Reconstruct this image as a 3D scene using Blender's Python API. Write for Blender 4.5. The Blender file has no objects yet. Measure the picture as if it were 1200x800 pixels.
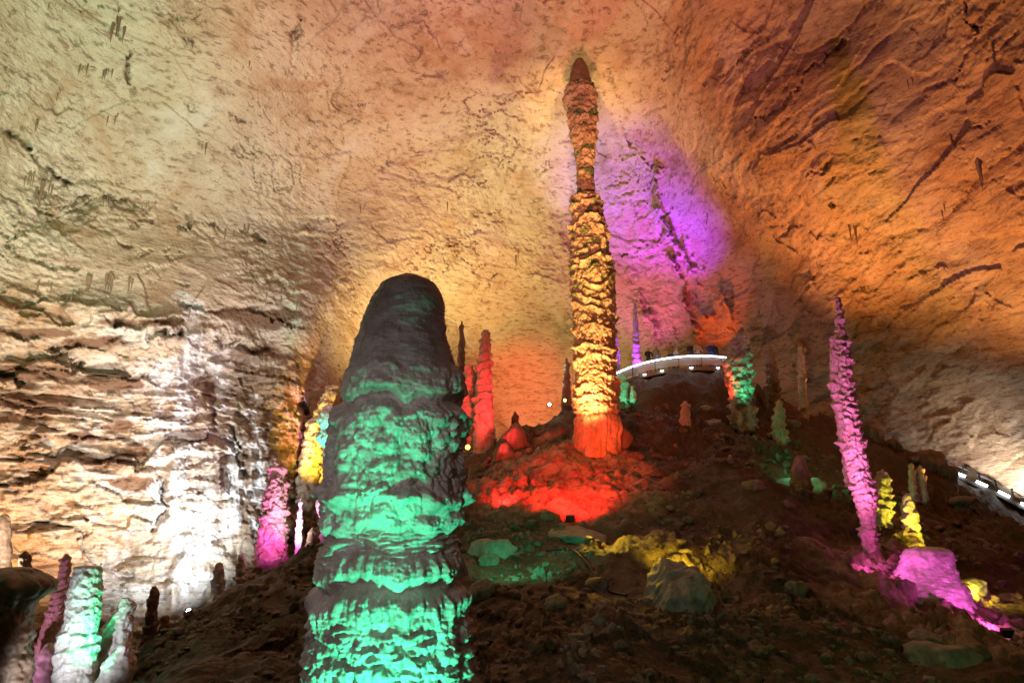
import bpy, math, random
import numpy as np
from mathutils import Vector, Matrix

R = math.radians
scene = bpy.context.scene
COL = scene.collection
rng = random.Random(7)

# ------------------------------------------------------------------ camera, world, exposure
F = 750.0                 # focal length in photograph pixels (1200 wide)
PITCH = R(14.0)           # the visitor looks up the mound
cam_data = bpy.data.cameras.new('camera')
cam_data.sensor_width = 36.0
cam_data.lens = 36.0 * F / 1200.0
cam_data.clip_start = 0.1
cam_data.clip_end = 400.0
cam = bpy.data.objects.new('camera', cam_data)
COL.objects.link(cam)
cam.location = (0, 0, 0)
cam.rotation_euler = (math.pi / 2 + PITCH, 0, 0)
scene.camera = cam

world = bpy.data.worlds.new('World')
scene.world = world
world.use_nodes = True
bg = world.node_tree.nodes['Background']
bg.inputs['Color'].default_value = (0.02, 0.02, 0.02, 1)      # underground: no sky reaches the cave
bg.inputs['Strength'].default_value = 0.0

scene.view_settings.view_transform = 'Standard'
scene.view_settings.look = 'None'
scene.view_settings.exposure = 0.0
scene.view_settings.gamma = 1.0
scene.cycles.use_denoising = True
scene.cycles.denoising_prefilter = 'NONE'
scene.cycles.denoising_input_passes = 'RGB_ALBEDO_NORMAL'
scene.cycles.use_adaptive_sampling = True
scene.cycles.adaptive_threshold = 0.03
scene.cycles.adaptive_min_samples = 20
scene.cycles.max_bounces = 4
scene.cycles.diffuse_bounces = 2
scene.cycles.glossy_bounces = 2
scene.cycles.transmission_bounces = 2
scene.cycles.sample_clamp_indirect = 4.0
scene.cycles.caustics_reflective = False
scene.cycles.caustics_refractive = False

SP, CP_ = math.sin(PITCH), math.cos(PITCH)


def at(px, py, Y):
    """World point seen at a photograph pixel when it stands Y metres away from the visitor."""
    u, v = (px - 600.0) / F, (400.0 - py) / F
    dy, dz = CP_ - v * SP, SP + v * CP_
    k = Y / dy
    return np.array([u * k, Y, dz * k])


def fwd(p):
    return p[..., 1] * CP_ + p[..., 2] * SP


def project(P):
    d = fwd(P)
    up = -P[:, 1] * SP + P[:, 2] * CP_
    ok = d > 0.5
    dd = np.where(ok, d, 1.0)
    return np.where(ok, 600 + F * P[:, 0] / dd, -9999.0), np.where(ok, 400 - F * up / dd, -9999.0), ok


# ------------------------------------------------------------------ lamps of the cave show
def spot(name, pos, target, color, power, size=70, blend=1.0, radius=0.12):
    d = bpy.data.lights.new(name, 'SPOT')
    d.energy = power
    d.color = color
    d.spot_size = R(size)
    d.spot_blend = blend
    d.shadow_soft_size = radius
    o = bpy.data.objects.new(name, d)
    COL.objects.link(o)
    o.location = Vector([float(c) for c in pos])
    dv = Vector([float(c) for c in target]) - o.location
    o.rotation_euler = dv.to_track_quat('-Z', 'Y').to_euler()
    o['kind'] = 'helper'
    return o


WARM = (1.0, 0.80, 0.58)
AMBER = (1.0, 0.52, 0.16)
GOLD = (1.0, 0.70, 0.25)
REDC = (1.0, 0.06, 0.05)
SALM = (1.0, 0.36, 0.22)
GREEN = (0.05, 1.0, 0.42)
PALEG = (0.62, 1.0, 0.55)
VIOL = (0.36, 0.05, 1.0)
MAG = (1.0, 0.16, 0.85)
PINK = (0.95, 0.22, 1.0)
WHITE = (0.92, 0.96, 1.0)
YEL = (1.0, 0.80, 0.05)
K = 1000.0

LAMPS = [
    # ceiling and walls
    ('lamp_white_wall', at(215, 712, 29.0), at(180, 520, 36), WHITE, 8.5*K, 104),
    ('lamp_orange_wall', at(40, 742, 26.0), at(30, 520, 33), (1.0, 0.50, 0.13), 6.0*K, 90),
    ('lamp_cream_left', (-15, 19, -5.0), at(70, 300, 30), (1.0, 0.88, 0.76), 15*K, 100),
    ('lamp_green_ceiling', (-9, 8, -4.0), at(20, 70, 25), (0.45, 1.0, 0.45), 19*K, 64),
    ('lamp_tan_ceiling', (-4.5, 14, -3.4), at(290, 110, 31), (1.0, 0.77, 0.62), 13*K, 80),
    ('lamp_salmon_ceiling', (1, 12, -2.6), at(575, -10, 29), (1.0, 0.28, 0.24), 33*K, 68),
    ('lamp_gold_ceiling', at(520, 540, 45), at(505, 275, 46.5), GOLD, 13*K, 104),
    ('lamp_pale_green', at(640, 500, 40), at(630, 145, 42), PALEG, 6*K, 56),
    ('lamp_gold_niche', at(640, 500, 41.5), at(590, 390, 54), GOLD, 7.5*K, 130),
    ('lamp_violet', at(800, 432, 47.5), at(762, 215, 46), (0.28, 0.03, 1.0), 18*K, 66),
    ('lamp_magenta', at(770, 434, 46.5), at(754, 355, 50), (1.0, 0.13, 0.55), 3.8*K, 80),
    ('lamp_red_rib', at(838, 425, 46.5), at(828, 365, 48), (1.0, 0.12, 0.03), 1.3*K, 90),
    ('lamp_amber_right', at(1165, 640, 28), at(1070, 70, 29), (1.0, 0.44, 0.11), 15*K, 100),
    ('lamp_amber_right_top', at(965, 525, 40.5), at(900, 60, 31), (1.0, 0.37, 0.11), 9*K, 100),
    ('lamp_path_near', at(1195, 580, 35.4), at(1195, 548, 36.5), WHITE, 1.0*K, 130),
    ('lamp_path_middle', at(1145, 555, 36.8), at(1145, 528, 38), WHITE, 0.40*K, 130),
    ('lamp_path_far', at(1095, 530, 38.2), at(1095, 508, 39.5), WHITE, 0.05*K, 130),
    ('lamp_ridge_grey', at(920, 480, 40), at(930, 430, 46), (1.0, 0.75, 0.6), 0.10*K, 100),
    # stalagmites
    ('lamp_tall_main', at(672, 556, 28.3) + np.array([0, 0, 0.3]), at(697, 400, 32), (1.0, 0.54, 0.18), 9*K, 46),
    ('lamp_tall_top', at(715, 600, 24), at(689, 245, 32), (1.0, 0.54, 0.14), 24*K, 20),
    ('lamp_tall_green', at(640, 500, 37), at(690, 200, 32), GREEN, 2*K, 40),
    ('lamp_red_mound', at(676, 606, 22.8) + np.array([0, 0, 1.0]), at(655, 560, 28.5), (1.0, 0.012, 0.012), 3.4*K, 104),
    ('lamp_red_left', at(588, 610, 25.0) + np.array([0, 0, 0.8]), at(610, 555, 29), (1.0, 0.012, 0.012), 1.3*K, 90),
    ('lamp_yellow_left', at(690, 634, 21.3) + np.array([0, 0, 0.9]), at(770, 650, 19.5), (1.0, 0.68, 0.04), 0.3*K, 120),
    ('lamp_red_base', at(720, 560, 27.0) + np.array([0, 0, 0.5]), at(701, 505, 32), (1.0, 0.10, 0.03), 0.7*K, 44),
    ('lamp_red_pair', at(600, 560, 30.5) + np.array([0, 0, 0.6]), at(568, 475, 36), (1.0, 0.04, 0.06), 4.5*K, 44),
    ('lamp_red_niche', at(596, 508, 45) + np.array([0, 0, 0.5]), at(608, 462, 57), (1.0, 0.02, 0.015), 9*K, 52),
    ('lamp_fg_base', (-1.1, 6.6, -3.3), (-1.65, 8.2, -1.9), (0.06, 1.0, 0.48), 1.25*K, 96),
    ('lamp_fg_belt', (-1.3, 5.2, -3.0), (-1.6, 8.1, 0.32), (0.05, 1.0, 0.44), 1.4*K, 19),
    ('lamp_pink_pillar', at(985, 690, 19.5), at(995, 480, 23), (1.0, 0.22, 0.80), 3.2*K, 70),
    ('lamp_amber_pillar', at(1045, 600, 25.0), at(1003, 460, 23.4), AMBER, 1.4*K, 44),
    ('lamp_yellow_small', at(1095, 650, 22.3), at(1055, 600, 24.3), YEL, 0.5*K, 60),
    ('lamp_yellow_ground', at(1135, 690, 20.6), at(1180, 690, 22), YEL, 0.22*K, 140),
    ('lamp_pink_stump', at(1172, 744, 17.8) + np.array([0, 0, 0.3]), at(1085, 670, 21), (1.0, 0.11, 0.75), 0.30*K, 130),
    ('lamp_pink_stump_left', at(1000, 672, 20.6), at(1080, 660, 21.3), (1.0, 0.11, 0.75), 0.22*K, 110),
    ('lamp_green_slab', at(925, 562, 27.2) + np.array([0, 0, 0.6]), at(945, 540, 28), GREEN, 0.22*K, 140),
    ('lamp_green_pillar', at(880, 515, 31.0), at(873, 445, 34), GREEN, 1.6*K, 26),
    ('lamp_red_pillar', at(840, 480, 34.0), at(862, 435, 34.5), (1.0, 0.06, 0.03), 0.5*K, 50),
    ('lamp_green_stubs', at(726, 480, 35.0), at(732, 452, 36.5), GREEN, 0.12*K, 110),
    ('lamp_violet_spire', at(748, 440, 39.2), at(745, 385, 40.5), (0.5, 0.05, 1.0), 0.7*K, 100),
    ('lamp_yellow_slope', at(802, 692, 17.4) + np.array([0, 0, 0.7]), at(785, 640, 20.5), (1.0, 0.70, 0.04), 0.42*K, 110),
    ('lamp_green_slope', at(590, 690, 16.0) + np.array([0, 0, 1.0]), at(610, 640, 20.5), (0.1, 1.0, 0.5), 0.35*K, 100),
    ('lamp_magenta_left', at(318, 668, 24.0), at(325, 580, 27), (1.0, 0.12, 0.75), 1.3*K, 90),
    ('lamp_white_left', at(345, 662, 24.6), at(350, 610, 26.5), WHITE, 0.5*K, 80),
    ('lamp_teal_drape', at(386, 590, 31), at(384, 500, 34), (0.05, 1.0, 0.6), 3.0*K, 26),
    ('lamp_yellow_drape', at(372, 590, 34.5), at(366, 510, 39), (1.0, 0.66, 0.03), 6*K, 50),
    ('lamp_plum_drape', at(352, 600, 35.5), at(350, 480, 40), (1.0, 0.1, 0.5), 3*K, 30),
    ('lamp_left_cluster', (-9.6, 13.0, -5.0), at(122, 725, 17.0), (0.84, 0.88, 1.0), 0.9*K, 50),
    ('lamp_left_green', at(116, 800, 15.6), at(104, 715, 16.5), GREEN, 0.4*K, 70),
    ('lamp_left_pink', (-12.5, 13.5, -5.2), at(65, 720, 18), (1.0, 0.4, 0.8), 0.6*K, 46),
    # unseen fill lights added behind the visitor, and a dim green lamp beside
    ('fill_foreground', (-4.2, -1.0, 1.6), (-1.7, 9.0, 0.4), (0.95, 0.90, 0.92), 0.95*K, 40),
    ('fill_slope_warm', (4.0, -4.0, 3.0), (3.5, 14, -1.5), (1.0, 0.84, 0.66), 0.25*K, 100),
    ('lamp_visitor_green', (7.5, 7.0, 0.5), (6.5, 14, -3), (0.35, 1.0, 0.35), 0.16*K, 110),
]
for n_, p_, t_, c_, w_, s_ in LAMPS:
    spot(n_, p_, t_, c_, w_, s_)

# ------------------------------------------------------------------ numpy noise
_r = np.random.RandomState(11)
_PERM = np.concatenate([_r.permutation(256)] * 3).astype(np.int32)
_G = _r.normal(size=(256, 3)).astype(np.float32)
_G /= np.linalg.norm(_G, axis=1)[:, None]
_CELL = _r.rand(256, 3).astype(np.float32)


def gn(p, seed=0):
    p = np.asarray(p, np.float32) + np.float32(seed * 17.31)
    i = np.floor(p)
    f = p - i
    i = i.astype(np.int32) & 255
    w = f * f * f * (f * (f * 6 - 15) + 10)
    res = 0
    for dx in (0, 1):
        hx = _PERM[(i[:, 0] + dx) & 255]
        wx = w[:, 0] if dx else 1 - w[:, 0]
        for dy in (0, 1):
            hy = _PERM[hx + ((i[:, 1] + dy) & 255)]
            wy = wx * (w[:, 1] if dy else 1 - w[:, 1])
            for dz in (0, 1):
                g = _G[_PERM[hy + ((i[:, 2] + dz) & 255)]]
                wz = wy * (w[:, 2] if dz else 1 - w[:, 2])
                res = res + wz * (g[:, 0] * (f[:, 0] - dx) + g[:, 1] * (f[:, 1] - dy) + g[:, 2] * (f[:, 2] - dz))
    return res * 1.5


def fbm(p, octv=4, seed=0, gain=0.5, lac=2.03):
    p = np.asarray(p, np.float32)
    a, s, out = 1.0, 1.0, 0
    for o in range(octv):
        out = out + a * gn(p * s, seed + o)
        a *= gain
        s *= lac
    return out


def ridged(p, octv=4, seed=0, gain=0.5):
    p = np.asarray(p, np.float32)
    a, s, out = 1.0, 1.0, 0
    for o in range(octv):
        out = out + a * (1 - 2 * np.abs(gn(p * s, seed + o)))
        a *= gain
        s *= 2.07
    return out


def worley(p, seed=0):
    p = np.asarray(p, np.float32) + np.float32(seed * 9.7)
    i = np.floor(p)
    f = p - i
    i = i.astype(np.int32)
    f1 = np.full(len(p), 9.0, np.float32)
    f2 = np.full(len(p), 9.0, np.float32)
    for dx in (-1, 0, 1):
        hx = _PERM[(i[:, 0] + dx) & 255]
        for dy in (-1, 0, 1):
            hy = _PERM[hx + ((i[:, 1] + dy) & 255)]
            for dz in (-1, 0, 1):
                c = _CELL[_PERM[hy + ((i[:, 2] + dz) & 255)]]
                d = (c[:, 0] + dx - f[:, 0]) ** 2 + (c[:, 1] + dy - f[:, 1]) ** 2 + (c[:, 2] + dz - f[:, 2]) ** 2
                n2 = np.minimum(f2, np.maximum(f1, d))
                f1 = np.minimum(f1, d)
                f2 = n2
    return np.sqrt(f1), np.sqrt(f2)


def cells(p, seed=0):
    """A random number for the nearest cell of each point, and the distance to the cell's edge."""
    p = np.asarray(p, np.float32) + np.float32(seed * 5.3)
    i = np.floor(p)
    f = p - i
    i = i.astype(np.int32)
    f1 = np.full(len(p), 9.0, np.float32)
    f2 = np.full(len(p), 9.0, np.float32)
    idn = np.zeros(len(p), np.int32)
    for dx in (-1, 0, 1):
        hx = _PERM[(i[:, 0] + dx) & 255]
        for dy in (-1, 0, 1):
            hy = _PERM[hx + ((i[:, 1] + dy) & 255)]
            for dz in (-1, 0, 1):
                h = _PERM[hy + ((i[:, 2] + dz) & 255)]
                c = _CELL[h]
                d = (c[:, 0] + dx - f[:, 0]) ** 2 + (c[:, 1] + dy - f[:, 1]) ** 2 + (c[:, 2] + dz - f[:, 2]) ** 2
                f2 = np.minimum(f2, np.maximum(f1, d))
                m = d < f1
                f1 = np.where(m, d, f1)
                idn = np.where(m, h, idn)
    return _CELL[idn, 1] - 0.5, np.sqrt(f2) - np.sqrt(f1), _CELL[idn, 0] - 0.5, _CELL[idn, 2] - 0.5


def sstep(a, b, x):
    t = np.clip((x - a) / (b - a), 0, 1)
    return t * t * (3 - 2 * t)


def blur1(a, k):
    if k < 1:
        return a
    w = np.hanning(2 * k + 3)[1:-1]
    w /= w.sum()
    return np.convolve(np.pad(a, k, mode='edge'), w, mode='valid')


# ------------------------------------------------------------------ materials (procedural)
def nt_new(name):
    m = bpy.data.materials.new(name)
    m.use_nodes = True
    nt = m.node_tree
    return m, nt, nt.nodes['Principled BSDF']


def nd(nt, t, **kw):
    n = nt.nodes.new(t)
    for k, v in kw.items():
        setattr(n, k, v)
    return n


def noise_node(nt, vec, scale, detail=6, rough=0.6, dist=0.0):
    n = nd(nt, 'ShaderNodeTexNoise')
    n.inputs['Scale'].default_value = scale
    n.inputs['Detail'].default_value = detail
    n.inputs['Roughness'].default_value = rough
    n.inputs['Distortion'].default_value = dist
    nt.links.new(vec, n.inputs['Vector'])
    return n.outputs['Fac']


def ramp(nt, fac, lo, hi):
    n = nd(nt, 'ShaderNodeMapRange', interpolation_type='SMOOTHSTEP')
    n.inputs['From Min'].default_value = lo
    n.inputs['From Max'].default_value = hi
    nt.links.new(fac, n.inputs['Value'])
    return n.outputs['Result']


def mix(nt, fac, a, b):
    n = nd(nt, 'ShaderNodeMix', data_type='RGBA')
    for sock, v in ((n.inputs['Factor'], fac), (n.inputs[6], a), (n.inputs[7], b)):
        if hasattr(v, 'links'):
            nt.links.new(v, sock)
        elif isinstance(v, (int, float)):
            sock.default_value = v
        else:
            sock.default_value = (*v, 1)
    return n.outputs[2]


def mul(nt, a, b):
    n = nd(nt, 'ShaderNodeMath', operation='MULTIPLY')
    for s, v in zip(n.inputs, (a, b)):
        if hasattr(v, 'links'):
            nt.links.new(v, s)
        else:
            s.default_value = v
    return n.outputs[0]


def mapping(nt, scale=(1, 1, 1), rot=(0, 0, 0)):
    c = nd(nt, 'ShaderNodeTexCoord')
    m = nd(nt, 'ShaderNodeMapping')
    m.inputs['Scale'].default_value = scale
    m.inputs['Rotation'].default_value = rot
    nt.links.new(c.outputs['Object'], m.inputs['Vector'])
    return m.outputs['Vector']


def attr(nt, name):
    n = nd(nt, 'ShaderNodeAttribute', attribute_name=name)
    return n.outputs['Fac']


def bump(nt, bsdf, layers):
    prev = None
    for h, strength, dist in layers:
        b = nd(nt, 'ShaderNodeBump')
        b.inputs['Strength'].default_value = strength
        b.inputs['Distance'].default_value = dist
        nt.links.new(h, b.inputs['Height'])
        if prev:
            nt.links.new(prev, b.inputs['Normal'])
        prev = b.outputs['Normal']
    nt.links.new(prev, bsdf.inputs['Normal'])


def cave_material():
    m, nt, b = nt_new('cave_limestone')
    v = mapping(nt)
    vs = mapping(nt, (0.6, 0.6, 2.4), (0.1, 0.15, 0))
    big = noise_node(nt, v, 0.11, 5, 0.6, 0.4)
    midn = noise_node(nt, vs, 0.55, 8, 0.68, 0.6)
    fine = noise_node(nt, vs, 2.6, 8, 0.7, 0.3)
    drip = noise_node(nt, mapping(nt, (2.2, 2.2, 0.75)), 1.0, 5, 0.6, 0.2)
    grit = noise_node(nt, mapping(nt, (1, 1, 1.6)), 7.0, 6, 0.7, 0.5)
    c = mix(nt, ramp(nt, big, 0.36, 0.64), (0.50, 0.39, 0.275), (0.60, 0.52, 0.41))
    c = mix(nt, mul(nt, ramp(nt, midn, 0.50, 0.68), 0.6), c, (0.32, 0.20, 0.12))
    c = mix(nt, mul(nt, ramp(nt, fine, 0.52, 0.62), 0.75), c, (0.19, 0.115, 0.07))
    c = mix(nt, mul(nt, ramp(nt, fine, 0.46, 0.32), 0.45), c, (0.70, 0.63, 0.53))
    c = mix(nt, mul(nt, ramp(nt, grit, 0.56, 0.68), 0.55), c, (0.15, 0.09, 0.055))
    c = mix(nt, mul(nt, mul(nt, ramp(nt, drip, 0.62, 0.70), ramp(nt, midn, 0.44, 0.56)), 0.75), c, (0.11, 0.06, 0.035))
    rust = noise_node(nt, mapping(nt, (1, 1, 0.8)), 0.2, 6, 0.62, 1.2)
    c = mix(nt, mul(nt, ramp(nt, rust, 0.54, 0.66), 0.5), c, (0.40, 0.23, 0.12))
    c = mix(nt, mul(nt, ramp(nt, rust, 0.44, 0.33), 0.55), c, (0.62, 0.58, 0.52))
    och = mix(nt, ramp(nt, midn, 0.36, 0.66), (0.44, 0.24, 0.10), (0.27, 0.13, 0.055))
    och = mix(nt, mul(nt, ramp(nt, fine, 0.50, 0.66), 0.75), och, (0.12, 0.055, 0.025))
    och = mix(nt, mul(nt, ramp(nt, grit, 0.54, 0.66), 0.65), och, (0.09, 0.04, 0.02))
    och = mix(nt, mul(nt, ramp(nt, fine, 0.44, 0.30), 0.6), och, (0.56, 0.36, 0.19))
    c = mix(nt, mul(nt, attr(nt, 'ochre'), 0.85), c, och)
    c = mix(nt, attr(nt, 'calcite'), c, mix(nt, ramp(nt, fine, 0.5, 0.66), (0.76, 0.75, 0.73), (0.40, 0.35, 0.30)))
    c = mix(nt, attr(nt, 'mud'), c, mix(nt, midn, (0.13, 0.065, 0.035), (0.22, 0.13, 0.075)))
    nt.links.new(c, b.inputs['Base Color'])
    b.inputs['Roughness'].default_value = 0.72
    b.inputs['Specular IOR Level'].default_value = 0.3
    bump(nt, b, [(mul(nt, midn, ramp(nt, big, 0.3, 0.7)), 0.6, 0.28), (fine, 0.75, 0.14), (grit, 0.5, 0.06)])
    return m


def soil_material():
    m, nt, b = nt_new('mound_soil')
    v = mapping(nt)
    big = noise_node(nt, v, 0.3, 5, 0.6)
    midn = noise_node(nt, v, 1.7, 8, 0.68, 0.3)
    fine = noise_node(nt, v, 9.0, 6, 0.7)
    c = mix(nt, ramp(nt, big, 0.35, 0.65), (0.115, 0.060, 0.032), (0.085, 0.072, 0.040))
    c = mix(nt, mul(nt, ramp(nt, midn, 0.52, 0.66), 0.7), c, (0.19, 0.125, 0.07))
    c = mix(nt, mul(nt, ramp(nt, fine, 0.50, 0.68), 0.6), c, (0.035, 0.022, 0.014))
    flow = mix(nt, ramp(nt, midn, 0.40, 0.62), (0.50, 0.36, 0.25), (0.24, 0.15, 0.09))
    c = mix(nt, attr(nt, 'flowstone'), c, flow)
    nt.links.new(c, b.inputs['Base Color'])
    b.inputs['Roughness'].default_value = 0.6
    b.inputs['Specular IOR Level'].default_value = 0.35
    vor = nd(nt, 'ShaderNodeTexVoronoi')
    vor.inputs['Scale'].default_value = 4.5
    nt.links.new(v, vor.inputs['Vector'])
    bump(nt, b, [(midn, 0.8, 0.22), (vor.outputs['Distance'], 0.5, -0.10), (fine, 0.9, 0.07)])
    return m


def drip_material(name, light, dark, rough=0.5, scale=1.0, bstr=0.5):
    m, nt, b = nt_new(name)
    v = mapping(nt, (1, 1, 0.7))
    midn = noise_node(nt, v, 2.2 * scale, 7, 0.65, 0.3)
    fine = noise_node(nt, v, 13.0 * scale, 6, 0.65)
    c = mix(nt, ramp(nt, midn, 0.36, 0.64), dark, light)
    c = mix(nt, mul(nt, ramp(nt, fine, 0.50, 0.70), 0.5), c, tuple(x * 0.45 for x in dark))
    nt.links.new(c, b.inputs['Base Color'])
    b.inputs['Roughness'].default_value = rough
    b.inputs['Specular IOR Level'].default_value = 0.4
    bump(nt, b, [(midn, 0.3 * bstr, 0.08 / scale), (fine, bstr, 0.03 / scale)])
    return m


def plain(name, color, rough=0.5, metal=0.0, emit=None, strength=0.0, grain=20.0):
    m, nt, b = nt_new(name)
    v = mapping(nt)
    n = noise_node(nt, v, grain, 4, 0.6)
    c = mix(nt, n, tuple(x * 0.8 for x in color), tuple(min(1, x * 1.15) for x in color))
    nt.links.new(c, b.inputs['Base Color'])
    b.inputs['Roughness'].default_value = rough
    b.inputs['Metallic'].default_value = metal
    if emit:
        b.inputs['Emission Color'].default_value = (*emit, 1)
        b.inputs['Emission Strength'].default_value = strength
    return m


M_CAVE = cave_material()
M_SOIL = soil_material()
M_GREY = drip_material('grey_brown_dripstone', (0.36, 0.31, 0.29), (0.25, 0.20, 0.185), 0.46)


def fg_material(name):
    m, nt, b = nt_new(name)
    v = mapping(nt)
    midn = noise_node(nt, v, 1.6, 8, 0.68, 0.5)
    runs = noise_node(nt, mapping(nt, (5, 5, 0.8)), 1.0, 6, 0.62, 0.3)
    bands = noise_node(nt, mapping(nt, (0.9, 0.9, 9)), 1.0, 6, 0.65, 0.4)
    fine = noise_node(nt, v, 22.0, 6, 0.7)

    def tone(k):
        kk = lambda c_: tuple(min(0.8, x * k) for x in c_)
        c = mix(nt, ramp(nt, midn, 0.36, 0.64), kk((0.20, 0.155, 0.14)), kk((0.33, 0.285, 0.27)))
        c = mix(nt, mul(nt, ramp(nt, runs, 0.52, 0.68), 0.55), c, kk((0.13, 0.085, 0.065)))
        c = mix(nt, mul(nt, ramp(nt, bands, 0.54, 0.68), 0.45), c, kk((0.40, 0.35, 0.32)))
        c = mix(nt, mul(nt, ramp(nt, fine, 0.52, 0.68), 0.5), c, (0.09, 0.065, 0.055))
        return mix(nt, mul(nt, ramp(nt, fine, 0.42, 0.30), 0.5), c, kk((0.50, 0.46, 0.43)))
    tc = nd(nt, 'ShaderNodeTexCoord')
    sp = nd(nt, 'ShaderNodeSeparateXYZ')
    nt.links.new(tc.outputs['Object'], sp.inputs[0])
    zc = float(at(472, 440, 9.0)[2] - at(459, 960, 9.0)[2])      # brown wet stone above, pale crust below, an uneven line between
    ad = nd(nt, 'ShaderNodeMath', operation='ADD')
    nt.links.new(sp.outputs['Z'], ad.inputs[0])
    nt.links.new(mul(nt, midn, 1.1), ad.inputs[1])
    c = mix(nt, ramp(nt, ad.outputs[0], zc + 0.55 - 0.28, zc + 0.55 + 0.28), tone(1.7), tone(0.95))
    nt.links.new(c, b.inputs['Base Color'])
    rg = nd(nt, 'ShaderNodeMapRange')
    rg.inputs['To Min'].default_value = 0.28
    rg.inputs['To Max'].default_value = 0.7
    nt.links.new(midn, rg.inputs['Value'])
    nt.links.new(rg.outputs['Result'], b.inputs['Roughness'])
    bump(nt, b, [(bands, 0.35, 0.05), (runs, 0.3, 0.04), (fine, 0.7, 0.02)])
    return m


M_FG = fg_material('grey_brown_crusted_dripstone')
M_CREAM = drip_material('cream_dripstone', (0.66, 0.54, 0.40), (0.46, 0.33, 0.22), 0.5)
M_BROWN = drip_material('brown_dripstone', (0.30, 0.20, 0.13), (0.17, 0.105, 0.065), 0.5)
M_PALE = drip_material('pale_dripstone', (0.78, 0.74, 0.68), (0.58, 0.52, 0.45), 0.45)
M_ROCK = drip_material('mound_rock', (0.26, 0.20, 0.14), (0.13, 0.09, 0.06), 0.6, 0.8, 0.8)
M_GROCK = drip_material('grey_green_rock', (0.34, 0.34, 0.27), (0.18, 0.18, 0.13), 0.5, 0.8, 0.8)
M_ROCK2 = drip_material('mottled_dripstone', (0.55, 0.50, 0.42), (0.12, 0.08, 0.06), 0.5, 0.7, 0.8)
M_STEEL = plain('brushed_steel', (0.45, 0.46, 0.48), 0.35, 0.8)
M_DARK = plain('black_metal', (0.03, 0.03, 0.03), 0.5, 0.4)
M_CONC = plain('concrete', (0.35, 0.34, 0.32), 0.8, 0.0, None, 0, 4.0)
M_LED = plain('white_light_strip', (0.9, 0.9, 0.9), 0.4, 0.0, (0.86, 0.93, 1.0), 12.0)


def lens_material(name, color, s=30.0):
    return plain(name, (0.8, 0.8, 0.8), 0.3, 0, color, s)


# ------------------------------------------------------------------ mesh helpers
def mesh_np(name, verts, quads, smooth=True, mat=None, normals=None, tris=None):
    me = bpy.data.meshes.new(name)
    V = np.asarray(verts, np.float32)
    Q = np.asarray(quads, np.int32).reshape(-1, 4)
    T = np.asarray(tris if tris is not None else [], np.int32).reshape(-1, 3)
    me.vertices.add(len(V))
    me.vertices.foreach_set('co', V.ravel())
    loops = np.concatenate([Q.ravel(), T.ravel()])
    me.loops.add(len(loops))
    me.loops.foreach_set('vertex_index', loops.astype(np.int32))
    me.polygons.add(len(Q) + len(T))
    starts = np.concatenate([np.arange(len(Q)) * 4, len(Q) * 4 + np.arange(len(T)) * 3]).astype(np.int32)
    me.polygons.foreach_set('loop_start', starts)
    me.update(calc_edges=True)
    me.polygons.foreach_set('use_smooth', np.full(len(Q) + len(T), smooth))
    if mat:
        me.materials.append(mat)
    if normals is not None:
        me.normals_split_custom_set_from_vertices(np.asarray(normals, np.float32))
    return me


def link(name, me, parent=None):
    o = bpy.data.objects.new(name, me)
    COL.objects.link(o)
    if parent:
        o.parent = parent
    return o


def tag(o, label, cat, group=None):
    o['label'] = label
    o['category'] = cat
    if group:
        o['group'] = group
    return o


def empty(name, loc):
    o = bpy.data.objects.new(name, None)
    o.empty_display_size = 0.3
    COL.objects.link(o)
    o.location = Vector([float(c) for c in loc])
    return o


def fattr(me, name, vals):
    a = me.attributes.new(name, 'FLOAT', 'POINT')
    a.data.foreach_set('value', np.asarray(vals, np.float32))


def grid_normals(V, nu, nv, wrap):
    """Vertex normals of an (nv, nu) grid."""
    G = V.reshape(nv, nu, 3)
    if wrap:
        du = np.roll(G, -1, 1) - np.roll(G, 1, 1)
    else:
        du = np.gradient(G, axis=1)
    dv = np.gradient(G, axis=0)
    n = np.cross(du, dv)
    n /= np.maximum(np.linalg.norm(n, axis=2, keepdims=True), 1e-9)
    return n.reshape(-1, 3)


def subset(V, Q, mask):
    q = Q[mask]
    used = np.unique(q)
    remap = np.full(len(V), -1, np.int32)
    remap[used] = np.arange(len(used))
    return used, remap[q]


def rbf_fit(X, y, c):
    n = len(X)
    d = np.linalg.norm(X[:, None] - X[None], axis=2)
    A = np.sqrt(d * d + c * c)
    k = X.shape[1]
    Pm = np.concatenate([np.ones((n, 1)), X], 1)
    M = np.zeros((n + k + 1, n + k + 1))
    M[:n, :n] = A - 1e-4 * np.eye(n)
    M[:n, n:] = Pm
    M[n:, :n] = Pm.T
    s = np.linalg.solve(M, np.concatenate([y, np.zeros(k + 1)]))

    def ev(Z):
        out = s[n] + Z @ s[n + 1:]
        for i in range(n):
            dd = Z - X[i]
            out = out + s[i] * np.sqrt((dd * dd).sum(1) + c * c)
        return out
    return ev


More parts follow.
